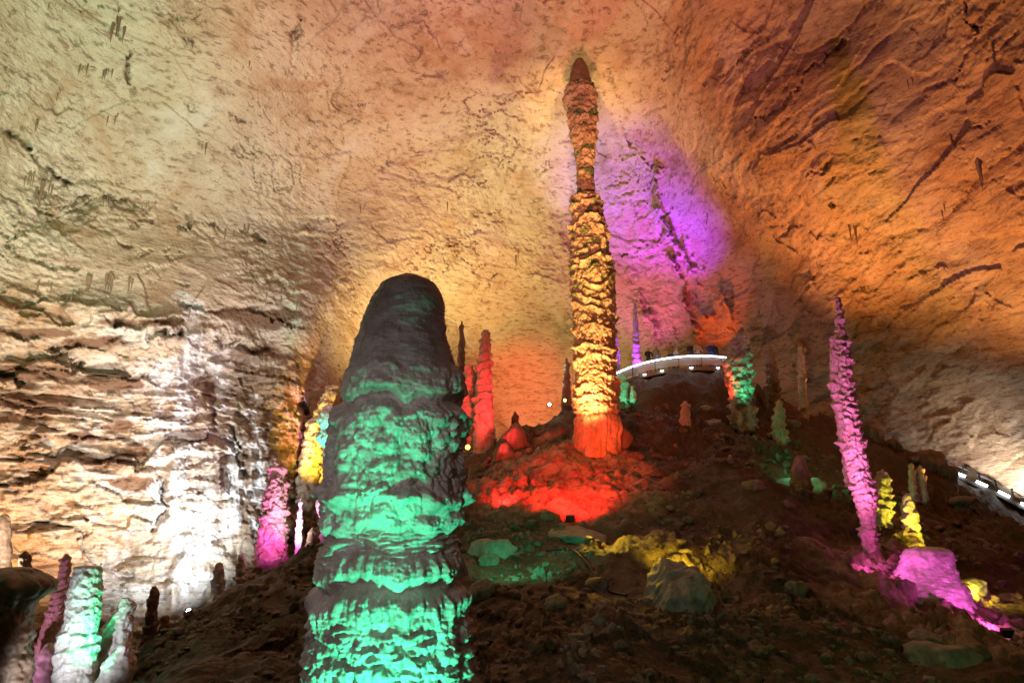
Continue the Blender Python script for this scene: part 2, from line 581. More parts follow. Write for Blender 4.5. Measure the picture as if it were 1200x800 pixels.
# ------------------------------------------------------------------ the cave chamber
CEN = np.array([0.0, 1.5, 0.5])
shell_px = [
    # ceiling
    (-60, -60, 20), (100, -60, 23), (300, -60, 25.5), (600, -60, 27), (800, -60, 26), (1000, -60, 24), (1260, -60, 19),
    (-60, 100, 23), (150, 100, 28), (350, 100, 32), (600, 100, 35), (740, 110, 36), (900, 100, 30), (1050, 100, 27), (1260, 100, 22),
    (-60, 230, 26), (100, 230, 31.5), (230, 230, 34.5), (330, 230, 38), (450, 230, 42.5), (600, 220, 45), (700, 200, 45), (850, 220, 39), (1000, 230, 33), (1150, 230, 28.5),
    (-60, 320, 27.5), (80, 320, 31.5), (200, 290, 34.5), (200, 345, 34.2), (330, 310, 39), (330, 380, 38.5), (470, 330, 47), (600, 330, 52), (720, 330, 52), (780, 300, 50), (860, 330, 47), (1000, 350, 40), (1200, 350, 31),
    # left wall, set back under its ledge
    (-60, 400, 28.5), (80, 400, 33.0), (200, 385, 35.0), (300, 420, 39.5), (350, 500, 40.5), (395, 470, 45),
    (-60, 520, 29), (60, 520, 32.5), (150, 520, 35), (230, 520, 35.5), (290, 560, 37.5), (340, 600, 38.5),
    (-60, 700, 29), (60, 690, 32), (160, 700, 34), (230, 700, 34.5), (300, 680, 36), (380, 640, 41),
    # back and right
    (450, 430, 54), (560, 430, 58), (640, 440, 58), (740, 400, 54), (820, 390, 50), (900, 420, 47), (1000, 450, 43), (1100, 480, 39.5), (1200, 520, 36),
    (450, 560, 54), (640, 560, 58), (820, 520, 52), (1000, 560, 44), (1200, 640, 36), (1300, 450, 31), (1300, 640, 32),
]
cw = [at(*p) for p in shell_px]
cw += [np.array(p, float) for p in [(-26, 6, 10), (-24, 6, -4), (26, 6, 12), (27, 8, -6), (0, 4, 25), (-14, 4, 22), (14, 4, 23),
                                    (0, -16, 20), (-16, -12, 14), (16, -12, 14), (0, -20, 4), (-20, -8, -4), (20, -8, -4), (0, -20, -8),
                                    (0, 3, -16), (-22, 22, -14), (24, 24, -12), (0, 50, -14), (-20, -10, -14), (20, -10, -14)]]
cw = np.array(cw) - CEN
cr = np.linalg.norm(cw, axis=1)
shell_r = rbf_fit(cw / cr[:, None], cr, 0.2)

az = np.concatenate([np.linspace(-180, -54, 50)[:-1], np.linspace(-54, -47, 16)[:-1], np.linspace(-47, 46, 880),
                     np.linspace(46, 53, 16)[1:], np.linspace(53, 180, 50)[1:-1]])
el = np.concatenate([np.linspace(-89, -16, 22)[:-1], np.linspace(-16, 46, 545), np.linspace(46, 89, 26)[1:]])
NU, NV = len(az), len(el)
A2, E2 = np.meshgrid(np.radians(az), np.radians(el))
D = np.stack([np.sin(A2) * np.cos(E2), np.cos(A2) * np.cos(E2), np.sin(E2)], -1).reshape(-1, 3)
r0 = np.clip(shell_r(D), 8, 75)
P = CEN + D * r0[:, None]
sx, sy, front = project(P)


def poly_dist(x, y, pts):
    best = np.full(len(x), 1e9)
    side = np.zeros(len(x))
    for (x0, y0), (x1, y1) in zip(pts[:-1], pts[1:]):
        dx, dy = x1 - x0, y1 - y0
        L2 = dx * dx + dy * dy
        t = np.clip(((x - x0) * dx + (y - y0) * dy) / L2, 0, 1)
        d = np.hypot(x - x0 - t * dx, y - y0 - t * dy)
        s = dx * (y - y0) - dy * (x - x0)
        m = d < best
        best = np.where(m, d, best)
        side = np.where(m, np.sign(s), side)
    return best, side


azf = A2.ravel()
ledge = np.interp(sx, [-100, 0, 100, 200, 300, 345, 372, 400], [310, 322, 338, 356, 388, 420, 490, 620])
wl = np.where(front, sstep(-22, 26, sy - ledge + 14 * fbm(P * 0.25, 2, 3)) * sstep(430, 380, sx), 0)
crease = np.interp(sy, [-100, 0, 100, 160, 250, 330, 420, 520], [810, 795, 775, 760, 820, 880, 900, 930])
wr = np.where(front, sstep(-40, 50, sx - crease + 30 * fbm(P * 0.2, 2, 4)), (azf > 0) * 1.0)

# rock relief: ceiling wrinkles, left strata, inclined bedding on the right
warp = np.stack([fbm(P * 0.16, 3, 20), fbm(P * 0.16, 3, 21), fbm(P * 0.16, 3, 22)], 1)
Pw = P + 1.6 * warp
rough = 0.25 + 1.0 * sstep(-0.35, 0.45, fbm(P * 0.13, 3, 28))          # some planes are worn smooth, others broken
ceil_d = 0.6 * fbm(P * 0.10, 3, 30) + rough * (-0.15 * ridged(Pw * np.array([0.26, 0.36, 0.66]), 5, 31, 0.6) + 0.10 * fbm(P * np.array([1.6, 1.6, 2.6]), 4, 32, 0.68))
ci, ce, ca1, ca2 = cells((P + 0.6 * warp) * np.array([0.16, 0.22, 0.42]), 2)
cj, cf, cb1, cb2 = cells((P + 0.5 * warp + 0.12 * np.stack([fbm(P * 2, 2, 24), fbm(P * 2, 2, 25), fbm(P * 2, 2, 26)], 1)) * np.array([0.5, 0.6, 1.4]), 3)
ceil_d = ceil_d + 0.32 * ci + rough * 0.20 * cj


def fissures(Q, mask, seed, width, depth):
    n = gn(Q, seed) + 0.4 * gn(Q * 3.1, seed + 1) + 0.10 * gn(Q * 8.3, seed + 2) + 0.04 * gn(Q * 19.0, seed + 3)
    return depth * np.exp(-(n / width) ** 2) * mask


brk = sstep(0.05, 0.4, gn(P * 0.22, 33))
ceil_d = ceil_d + fissures(Pw * np.array([0.22, 0.35, 0.75]), brk, 34, 0.03, 0.34)
brk2 = sstep(0.0, 0.35, gn(P * 0.35, 36))
ceil_d = ceil_d + fissures(Pw * np.array([0.6, 0.8, 1.7]), brk2 * rough, 37, 0.05, 0.15)
# bedded left wall: uneven ledges, broken blocks, joints
tz = P[:, 2] * 0.85 + 1.6 * fbm(P * np.array([0.06, 0.06, 0.32]), 3, 40) + 0.25 * fbm(P * 0.5, 3, 43)
fr = tz - np.floor(tz)
gate = sstep(-0.3, 0.3, gn(np.stack([P[:, 0] * 0.16, P[:, 1] * 0.16, np.floor(tz) * 1.7], 1), 44))
tz2 = P[:, 2] * 2.7 + 1.9 * fbm(P * np.array([0.22, 0.22, 0.8]), 3, 45)
fr2 = tz2 - np.floor(tz2)
gate2 = sstep(-0.1, 0.35, gn(np.stack([P[:, 0] * 0.5, P[:, 1] * 0.5, np.floor(tz2) * 1.3], 1), 46))
li, le, la1, la2 = cells((P + 0.8 * warp) * np.array([0.28, 0.28, 0.75]), 4)
lj, lf_, lb1, lb2 = cells((P + 0.5 * warp) * np.array([0.8, 0.8, 2.0]), 5)
vf = np.where(front, sstep(130, 215, sx) * sstep(380, 350, sx), 0) * sstep(-0.5, 0.3, gn(P * 0.2, 49) + 0.2)
vert = -0.7 * ridged((P + 0.4 * warp) * np.array([0.55, 0.55, 0.10]), 4, 58, 0.55) + 0.12 * fbm(P * np.array([2.2, 2.2, 0.5]), 3, 59)
left_d = vf * vert + (1 - 0.85 * vf) * (0.65 * gate * (fr ** 2.2 - 0.3) * sstep(1.0, 0.93, fr) + 0.26 * gate2 * fr2 ** 1.8 * sstep(1.0, 0.9, fr2)) + 0.75 * fbm(P * 0.16, 3, 42) + (1 - 0.5 * vf) * (0.95 * li + 0.5 * lj) \
    - 0.16 * ridged(P * np.array([0.5, 0.5, 1.1]), 4, 47, 0.6) + 0.10 * fbm(P * np.array([1.6, 1.6, 3.0]), 4, 48, 0.65)
ca, sa = math.cos(R(42)), math.sin(R(42))
bu, bv = P[:, 0] * ca + P[:, 2] * sa, -P[:, 0] * sa + P[:, 2] * ca
tb = bv * 0.42 + 1.3 * fbm(np.stack([bu * 0.07, P[:, 1] * 0.1, bv * 0.2], 1), 3, 50) + 0.2 * fbm(P * 0.5, 3, 53)
fb = tb - np.floor(tb)
gateb = sstep(-0.1, 0.4, gn(np.stack([bu * 0.14, P[:, 1] * 0.12, np.floor(tb) * 1.9], 1), 54))
PB = np.stack([bu * 0.28, P[:, 1] * 0.4, bv * 1.0], 1) + 0.25 * warp
QB = np.stack([bu * 0.12, P[:, 1] * 0.16, bv * 0.42], 1) + 0.25 * warp
ri, re_, ra1, ra2 = cells(QB, 6)
rj, rf_, rb1, rb2 = cells(QB * 3.0, 7)
right_d = 0.8 * fbm(P * 0.1, 3, 52) + 0.4 * ri + rough * 0.34 * rj + 0.5 * gateb * (fb ** 2.5) * sstep(1.0, 0.95, fb) + rough * (-0.15 * ridged(PB, 5, 51, 0.62) + 0.08 * fbm(P * 1.5, 4, 55, 0.68)) \
    + fissures(PB * 1.3, brk, 57, 0.05, 0.10)
disp = ceil_d * (1 - np.maximum(wl, wr)) + left_d * wl + right_d * wr * (1 - wl)

# cracks, fissures and ribs that can be made out one by one
jx = sx + 11 * fbm(P * 0.5, 6, 60, 0.62)
jy = sy + 11 * fbm(P * 0.5, 6, 61, 0.62)
FEAT = [
    # (polyline, width px, depth m; + is a crack, - a rib)
    ([(136, -20), (140, 40), (150, 70), (160, 105)], 3.0, 0.9),
    ([(354, -10), (352, 40), (344, 75), (338, 92)], 2.6, 0.8),
    ([(-10, 148), (15, 165), (45, 185), (75, 212)], 6.0, 1.4),
    ([(85, 240), (120, 233), (170, 236), (210, 250)], 3.2, 0.9),
    ([(48, 246), (75, 256), (100, 262), (130, 270), (156, 280)], 3.0, 0.9),
    ([(60, 40), (85, 50), (120, 52)], 2.5, 0.5),
    ([(85, 76), (115, 78), (130, 84)], 3.5, 0.6),
    ([(255, 268), (290, 268), (312, 285)], 3.0, 0.8),
    ([(210, 262), (240, 262), (268, 270)], 2.5, 0.6),
    ([(380, 148), (350, 118), (345, 105)], 2.0, 0.4),
    ([(220, 125), (265, 138), (300, 150)], 2.5, 0.5),
    ([(560, 190), (590, 196), (606, 206)], 3.0, 0.7),
    ([(440, 188), (480, 190), (520, 200)], 2.5, 0.4),
    ([(30, 304), (60, 309), (92, 315)], 3.0, 0.7),
    ([(178, 330), (210, 328), (240, 331)], 3.0, 0.6),
    ([(205, 350), (255, 360), (300, 372), (350, 382)], 5.0, 1.0),
    ([(285, 300), (330, 340), (380, 352)], 3.0, 0.6),
    ([(430, 300), (480, 306), (520, 300)], 2.2, 0.4),
    ([(130, 378), (170, 376), (208, 372)], 5.0, 1.0),
    ([(60, 405), (110, 400), (205, 388)], 5.5, 1.1),
    ([(-10, 440), (40, 436), (95, 424)], 7.0, 1.2),
    ([(262, 402), (310, 408), (348, 432), (356, 480), (352, 530)], 6.0, 1.2),
    ([(255, 470), (245, 500), (228, 515), (222, 540)], 5.0, 1.0),
    ([(188, 560), (200, 590), (178, 620)], 5.0, 0.8),
    ([(270, 500), (285, 540), (300, 570), (296, 640)], 5.0, 1.0),
    ([(905, 30), (885, 60), (850, 85), (825, 100)], 4.5, 1.3),
    ([(1030, -10), (1000, 30), (975, 60), (945, 90), (920, 125), (880, 140)], 4.0, 1.1),
    ([(1125, 0), (1140, 25), (1128, 55), (1130, 80), (1122, 110)], 3.0, 0.9),
    ([(1200, 30), (1175, 55), (1155, 75)], 3.5, 0.9),
    ([(1030, 150), (990, 170), (970, 190), (935, 215)], 3.5, 0.9),
    ([(1110, 100), (1090, 105), (1082, 112)], 2.5, 0.6),
    ([(1200, 125), (1180, 135), (1140, 148)], 2.5, 0.6),
    ([(800, 0), (790, 60), (775, 110), (760, 160), (720, 200)], 6.0, 0.8),
    ([(740, 170), (755, 190), (770, 208)], 2.5, 0.7),
    ([(730, 180), (720, 196)], 2.5, 0.7),
    ([(790, 245), (760, 285), (725, 300)], 2.5, 0.8),
    ([(765, 200), (775, 240), (790, 300), (800, 345), (812, 390)], 5.0, -1.3),
    ([(800, 290), (815, 325), (828, 375)], 5.0, -1.2),
    ([(735, 330), (750, 365), (765, 395)], 8.0, -1.0),
    ([(842, 330), (850, 352), (856, 380)], 4.5, -0.9),
    ([(945, 330), (935, 400), (940, 450)], 8.0, -0.8),
    ([(660, 280), (668, 330), (664, 400)], 7.0, -0.6),
    ([(520, 380), (530, 420), (525, 470)], 7.0, -0.7),
]
for pts, wpx, dep in FEAT:
    xs = [p[0] for p in pts]
    ys = [p[1] for p in pts]
    m = front & (sx > min(xs) - 40) & (sx < max(xs) + 40) & (sy > min(ys) - 40) & (sy < max(ys) + 40)
    idx = np.nonzero(m)[0]
    d, s = poly_dist(jx[idx], jy[idx], pts)
    mod = 0.55 + 1.3 * fbm(P[idx] * 0.5, 4, 70, 0.6)
    if dep > 0:
        wd_ = wpx * 0.55 * np.clip(0.8 + 1.6 * fbm(P[idx] * 0.7, 4, 71, 0.65), 0.15, 2.2)
        disp[idx] += (0.8 if max(xs) < 800 else 0.45) * dep * np.exp(-(d / wd_) ** 2) * np.clip(mod, 0.0, 1.4)
    else:
        disp[idx] += dep * np.exp(-(d / wpx) ** 2) * np.clip(mod, 0.1, 1.5)

P = CEN + D * (r0 + disp)[:, None]
sx, sy, front = project(P)

# surface deposits that have a shape of their own: mud patches, white calcite runs, iron ochre
nm = fbm(P * np.array([0.5, 0.5, 1.1]), 4, 80, 0.6)
mud = np.zeros(len(P))
for cx_, cy_, wx_, wy_ in [(120, 450, 42, 9), (142, 501, 20, 8), (97, 514, 26, 7), (161, 529, 26, 7), (131, 544, 32, 6), (165, 565, 30, 8),
                           (322, 374, 40, 10), (300, 366, 50, 7), (37, 436, 60, 9), (110, 402, 34, 7), (168, 378, 48, 5), (200, 530, 16, 7), (192, 584, 15, 16),
                           (310, 450, 34, 46), (335, 540, 20, 50), (300, 590, 26, 40), (40, 470, 46, 8), (30, 390, 50, 5), (245, 455, 12, 16), (262, 560, 14, 20), (305, 520, 30, 40)]:
    e = ((sx - cx_) / wx_) ** 2 + ((sy - cy_) / wy_) ** 2
    mud = np.maximum(mud, np.where(front, sstep(1.5, 0.6, e + 1.5 * nm), 0) * (0.95 if wx_ < 70 and wy_ < 20 else 0.72))
cal = np.zeros(len(P))
for pts, w in [([(226, 360), (222, 420), (215, 470), (207, 540), (204, 600), (216, 660), (222, 720)], 12), ([(240, 600), (236, 660), (232, 720)], 12), ([(270, 520), (275, 560), (272, 620)], 9), ([(298, 470), (304, 540), (300, 620)], 8), ([(190, 440), (184, 520), (190, 600)], 10), ([(255, 430), (262, 480)], 7)]:
    d, _s = poly_dist(sx, sy, pts)
    cal = np.maximum(cal, np.where(front, sstep(1.6, 0.3, d / w + 1.3 * nm), 0))
cal = np.maximum(cal, 0.55 * wl * sstep(0.15, -0.15, nm) * sstep(60, 150, sx) * sstep(300, 250, sx))
mud *= 1 - 0.9 * (cal > 0.6)
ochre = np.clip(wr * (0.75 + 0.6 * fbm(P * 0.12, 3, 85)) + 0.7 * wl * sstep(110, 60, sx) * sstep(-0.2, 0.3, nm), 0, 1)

iu = np.arange(NU)
iv = np.arange(NV - 1)
u0, v0 = np.meshgrid(iu, iv)
u1 = (u0 + 1) % NU
QUADS = np.stack([v0 * NU + u0, (v0 + 1) * NU + u0, (v0 + 1) * NU + u1, v0 * NU + u1], -1).reshape(-1, 4)
_q = QUADS[(NV // 2) * NU + NU // 2]
_n = np.cross(P[_q[1]] - P[_q[0]], P[_q[2]] - P[_q[0]])
if (_n * (CEN - P[_q[0]])).sum() < 0:
    QUADS = QUADS[:, ::-1]          # faces look into the chamber
NRM = -grid_normals(P, NU, NV, True)
cen_n = CEN - P
NRM *= np.sign((NRM * cen_n).sum(1))[:, None]
fx, fy, ff = sx[QUADS[:, 0]], sy[QUADS[:, 0]], front[QUADS[:, 0]]
fwl, fwr = wl[QUADS[:, 0]] > 0.5, wr[QUADS[:, 0]] > 0.5
fel = E2.ravel()[QUADS[:, 0]]
faz = azf[QUADS[:, 0]]
inview = ff & (np.abs(faz) < R(60))
reg = np.where(inview, np.where(fwl, 1, np.where(fwr, 2, np.where((fy > 315) & (fx > 350), 3, 0))),
               np.where(fel > R(30), 0, np.where(faz < 0, 1, 2)))
SHELL = {}
for k, nm_ in enumerate(['cave_ceiling', 'wall_left', 'wall_right', 'wall_back']):
    used, q = subset(P, QUADS, reg == k)
    me = mesh_np(nm_, P[used], q, True, M_CAVE, NRM[used])
    fattr(me, 'mud', mud[used])
    fattr(me, 'calcite', cal[used])
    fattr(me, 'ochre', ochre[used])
    o = link(nm_, me)
    o['kind'] = 'structure'
    SHELL[nm_] = o
SHELL['cave_ceiling']['label'] = 'vast rough limestone cave ceiling washed in coloured light'
SHELL['wall_left']['label'] = 'layered left cave wall of ledges with white streaks and brown mud'
SHELL['wall_right']['label'] = 'leaning orange brown right cave wall with slanting cracks'
SHELL['wall_back']['label'] = 'far back wall of the cave behind the mound'

fidx = np.nonzero(front & (sx > -50) & (sx < 1250) & (sy > -50) & (sy < 850))[0]
fsx, fsy = sx[fidx].astype(np.float32), sy[fidx].astype(np.float32)


def shell_at(px, py):
    i = fidx[np.argmin((fsx - px) ** 2 + (fsy - py) ** 2)]
    return P[i], NRM[i]


# ------------------------------------------------------------------ the ground: valley on the left, mound to the right
gpx = [
    (150, 830, 13), (400, 840, 10.5), (700, 840, 10.5), (1000, 840, 11), (1250, 840, 12),
    (200, 790, 14.5), (300, 760, 15), (560, 760, 13.5), (700, 740, 14), (850, 760, 13.5), (1000, 770, 13.5), (1130, 790, 13.5), (1230, 790, 14.5),
    (150, 775, 18), (250, 712, 20.5), (350, 655, 24), (420, 610, 28), (480, 580, 31),
    (700, 690, 16.5), (800, 700, 16.5), (600, 645, 20.5), (690, 612, 23.6), (760, 640, 20.5), (640, 560, 28.5), (700, 527, 31.5), (745, 545, 30),
    (590, 590, 26), (560, 560, 31), (590, 510, 36), (650, 490, 38.5), (725, 474, 36.3), (745, 452, 38.0), (790, 444, 37.2), (850, 444, 37.6), (900, 478, 36),
    (950, 500, 37), (1050, 520, 37), (1120, 562, 35.5), (1200, 606, 33.5), (1260, 640, 32),
    (820, 500, 34), (870, 500, 34.3), (830, 560, 28), (760, 590, 25.5), (900, 610, 23.5), (940, 575, 27), (1020, 664, 21.8), (1085, 692, 20.8),
    (1000, 590, 27), (1060, 560, 32), (1175, 752, 17.5), (1100, 745, 16.8), (950, 700, 17.5), (1070, 640, 23.8), (1150, 690, 21.8), (1150, 625, 28), (1220, 700, 21),
]
gw = [at(*p) for p in gpx]
gw += [np.array(p, float) for p in [
    (-12, 17, -6.3), (-15, 24, -6.6), (-20, 28, -7.0), (-14, 32, -6.5), (-10, 38, -4), (-22, 14, -6.5), (-10, 11, -5.4), (-5, 8, -4.2), (0, 6, -3.9), (5, 7, -3.7),
    (0, 0, -2.2), (-8, -6, -2.5), (8, -6, -2.5), (0, -18, -3), (-22, 0, -5), (20, 2, -3.5), (24, 14, -3), (30, 22, -2),
    (-6, 44, -1), (2, 50, 2), (10, 46, 8.2), (14, 47, 8.2), (18, 44, 6.0), (28, 38, 1.0), (6, 42, 5.5), (0, 62, 1), (-25, 45, -6), (30, 50, 2)]]
gw = np.array(gw)
ground_f = rbf_fit(gw[:, :2], gw[:, 2], 0.8)


def ground_base(X, Y):
    return ground_f(np.stack([np.atleast_1d(X), np.atleast_1d(Y)], 1).astype(float))


def ground_rough(X, Y, zb):
    Q = np.stack([X, Y, zb], 1)
    far = np.clip(np.hypot(X, Y) / 20, 0.45, 1.3)
    w = np.stack([fbm(Q * 0.5, 2, 90), fbm(Q * 0.5, 2, 91), 0 * X], 1)
    f1, f2 = worley((Q + 0.6 * w) * np.array([0.75, 0.75, 0.75]), 3)
    blk = np.clip(0.55 - f1, 0, 1) * sstep(-0.1, 0.35, gn(Q * 0.21, 95))
    b1, e1, t1, t2 = cells((Q + 0.3 * w) * 1.25, 9)
    b2, e2, t3, t4 = cells((Q + 0.2 * w) * 3.2, 10)
    m1 = sstep(-0.15, 0.3, gn(Q * 0.17, 96))
    return (0.42 * fbm(Q * 0.28, 3, 92) + 0.13 * fbm((Q + w) * 1.1, 4, 93, 0.6) + 0.45 * blk + m1 * (0.34 * b1 + 0.13 * b2) * np.minimum(1, 8 * e2 + 0.3)) * far


gaz = np.concatenate([np.linspace(-180, -50, 40)[:-1], np.linspace(-50, 50, 640), np.linspace(50, 180, 40)[1:-1]])
gr = np.concatenate([np.linspace(0.3, 6.5, 14)[:-1], np.geomspace(6.5, 48, 470), np.linspace(48, 72, 12)[1:]])
GA, GR = np.meshgrid(np.radians(gaz), gr)
GX, GY = (np.sin(GA) * GR).ravel(), (np.cos(GA) * GR).ravel()
GZ0 = ground_base(GX, GY)
GZ = GZ0 + ground_rough(GX, GY, GZ0)
# flowstone sheet with fine rimstone ripples in front of the tall column
GP = np.stack([GX, GY, GZ], 1)
gx_, gy_, gf_ = project(GP)
fl_c = at(665, 560, 28.3)
flow = sstep(1.3, 0.5, ((GX - fl_c[0]) / 4.3) ** 2 + ((GY - fl_c[1]) / 5.2) ** 2 + 0.5 * fbm(GP * 0.4, 3, 97))
y_c = at(785, 650, 19)
flow2 = sstep(1.3, 0.4, ((GX - y_c[0]) / 2.6) ** 2 + ((GY - y_c[1]) / 3.0) ** 2 + 0.6 * fbm(GP * 0.5, 3, 98))
p_c = at(1050, 665, 21.5)
flow3 = sstep(1.2, 0.4, ((GX - p_c[0]) / 3.5) ** 2 + ((GY - p_c[1]) / 2.2) ** 2 + 0.6 * fbm(GP * 0.5, 3, 99))
p_d = at(1130, 725, 18)
flow4 = sstep(1.2, 0.4, ((GX - p_d[0]) / 3.5) ** 2 + ((GY - p_d[1]) / 2.0) ** 2 + 0.6 * fbm(GP * 0.5, 3, 100))
f1, f2 = worley((GP + 0.3 * np.stack([fbm(GP, 2, 101), fbm(GP, 2, 102), 0 * GX], 1)) * np.array([2.0, 2.8, 1.0]), 5)
allflow = np.clip(np.maximum.reduce([flow, 0.30 * flow2, flow3, flow4]), 0, 1)
GZ = GZ + allflow * (0.26 * np.clip(0.8 - f1, 0, 1) + 0.16 * np.clip(f2 - f1, 0, 0.4) + 0.06 * fbm(GP * 3.0, 3, 104))
f1b, f2b = worley(GP * np.array([1.5, 1.5, 1.5]), 8)
GZ = GZ + (1 - allflow) * 0.16 * np.clip(f2b - f1b, 0, 0.35) * sstep(-0.2, 0.3, gn(GP * 0.4, 103))
GP[:, 2] = GZ
NUg, NVg = len(gaz), len(gr)
u0, v0 = np.meshgrid(np.arange(NUg), np.arange(NVg - 1))
u1 = (u0 + 1) % NUg
GQ = np.stack([v0 * NUg + u0, v0 * NUg + u1, (v0 + 1) * NUg + u1, (v0 + 1) * NUg + u0], -1).reshape(-1, 4)[:, ::-1]
me = mesh_np('ground', GP, GQ, True, M_SOIL)
fattr(me, 'flowstone', allflow)
ground = link('ground', me)
ground['kind'] = 'structure'
ground['label'] = 'dark brown earth mound and valley floor of the cave'


def ground_z(x, y):
    i = np.argmin((GX - x) ** 2 + (GY - y) ** 2)
    return float(GZ[i])


for o in [o for o in scene.objects if o.type == 'LIGHT']:      # every lamp stands on the ground, none is buried
    o.location.z = max(o.location.z, ground_z(o.location.x, o.location.y) + 0.3)


# ------------------------------------------------------------------ dripstone columns
def column(name, label, spec, Y, mat, disp_fn, nu=96, nv=200, parts=None, smooth_rows=2, category='stalagmite', sink=0.5, group=None, flat=1.0, cap_pow=2.0):
    """spec: (centre px, py, half width px) from the tip down; standing Y metres away.  disp_fn(P, py, r, th, k) -> (radial, vertical) offset."""
    pts = np.array([at(c, y, Y) for c, y, h in spec])
    rad = np.array([h * fwd(p) / F for (c, y, h), p in zip(spec, pts)])
    # into the ground below the last row
    b = pts[-1].copy()
    b[2] -= sink
    pts = np.vstack([pts, b])
    rad = np.append(rad, rad[-1] * 1.06)
    pyv = np.append([s[1] for s in spec], spec[-1][1] + sink * F / Y)
    ln = np.concatenate([[0], np.cumsum(np.linalg.norm(np.diff(pts, axis=0), axis=1))])
    t = np.linspace(0, 1, nv)
    tip = max(rad[1], 0.02) / ln[-1]
    t = np.concatenate([tip * (1 - np.cos(np.linspace(0, math.pi / 2, 14)))[:-1] * 0.9, t[t > tip * 0.9]])
    nv = len(t)
    s = t * ln[-1]
    ax = np.stack([blur1(np.interp(s, ln, pts[:, i]), smooth_rows) for i in range(3)], 1)
    rr = np.interp(s, ln, rad)
    rr = np.where(s < ln[1], rad[1] * np.sqrt(np.clip(1 - (1 - s / ln[1]) ** cap_pow, 0, 1)) if rad[0] < 1e-6 else rr, rr)
    rr[14:] = blur1(rr, smooth_rows)[14:]
    py = np.interp(s, ln, pyv)
    th = np.linspace(0, 2 * math.pi, nu, endpoint=False)
    TH, S_ = np.meshgrid(th, s)
    RR = np.repeat(rr[:, None], nu, 1)
    PY = np.repeat(py[:, None], nu, 1)
    AX = np.repeat(ax[:, None, :], nu, 1)
    out = np.stack([np.cos(TH), flat * np.sin(TH), 0 * TH], -1)
    V = (AX + out * RR[..., None]).reshape(-1, 3)
    out = out.reshape(-1, 3)
    dr, dz = disp_fn(V - pts[-1], PY.ravel(), RR.ravel(), TH.ravel(), S_.ravel())
    fade = np.clip(RR.ravel() / max(rad.max() * 0.25, 1e-3), 0.12, 1) if rad[0] < 1e-6 else 1.0
    V = V + out * (dr * fade)[:, None]
    V[:, 2] += dz * fade
    base = pts[-1].copy()
    base[2] += sink
    Vl = (V - base)
    u0, v0 = np.meshgrid(np.arange(nu), np.arange(nv - 1))
    u1 = (u0 + 1) % nu
    Q = np.stack([v0 * nu + u0, (v0 + 1) * nu + u0, (v0 + 1) * nu + u1, v0 * nu + u1], -1).reshape(-1, 4)
    N = grid_normals(V, nu, nv, True)
    N *= np.sign((N * out).sum(1).mean())
    if not parts:
        me = mesh_np(name, Vl, Q, True, mat)
        o = link(name, me)
        o.location = Vector(base.tolist())
        return tag(o, label, category, group)
    root = empty(name, base)
    tag(root, label, category, group)
    qy = PY.ravel()[Q[:, 0]]
    for i, (pn, y0, y1, pm, pl) in enumerate(parts):
        used, q = subset(Vl, Q, (qy >= y0) & (qy < y1))
        if not len(q):
            continue
        ch = link(pn, mesh_np(pn, Vl[used], q, True, pm or mat, N[used]), root)
        if pl:
            ch['label'] = pl
    return root


def tiers(th=0.35, amp=0.10, flute=0.35, lump=0.03, fine=0.012, seed=0, warp=0.35, popc=0.0, pscale=6.0):
    """Stacked splash-cup ledges flaring upward, drip flutes on their undersides."""
    def fn(P, py, r, TH, s):
        w = warp * fbm(P * np.array([1.1, 1.1, 0.6]) / max(th, 0.2) * 0.35, 3, seed)
        ph = P[:, 2] / th + w * 1.6 + 0.9 * fbm(P * 0.5, 2, seed + 3)
        fr = ph - np.floor(ph)
        k = np.floor(ph)
        rim = fr ** 1.3 * sstep(1.0, 0.72, fr)
        var = 0.25 + 1.3 * ((np.sin(k * 12.9898 + seed) * 43758.5) % 1.0)
        gl = gn(np.stack([np.cos(TH) * 3.2 * r / th + 3 * seed, np.sin(TH) * 3.2 * r / th, k * 0.37 + 0.4 * P[:, 2]], 1), seed + 5)
        gate = 0.25 + 0.75 * sstep(-0.35, 0.25, gn(np.stack([np.cos(TH) * 1.6, np.sin(TH) * 1.6, k * 1.7], 1), seed + 6))
        dr = 1.15 * amp * rim * var * gate * np.clip(1 + flute * 1.8 * gl, 0.45, 1.6) - amp * 0.25
        dr = dr + lump * fbm(P * 3.0, 3, seed + 7) + fine * fbm(P * 9.0, 3, seed + 8)
        if popc:
            f1, f2 = worley(P * pscale * np.array([1, 1, 0.8]), seed + 1)
            dr = dr + popc * np.clip(1 - 1.25 * f1 ** 2 * 1.4, -0.3, 1)
        dz = -0.35 * amp * rim * np.clip(gl, 0, 1)
        return dr, dz
    return fn


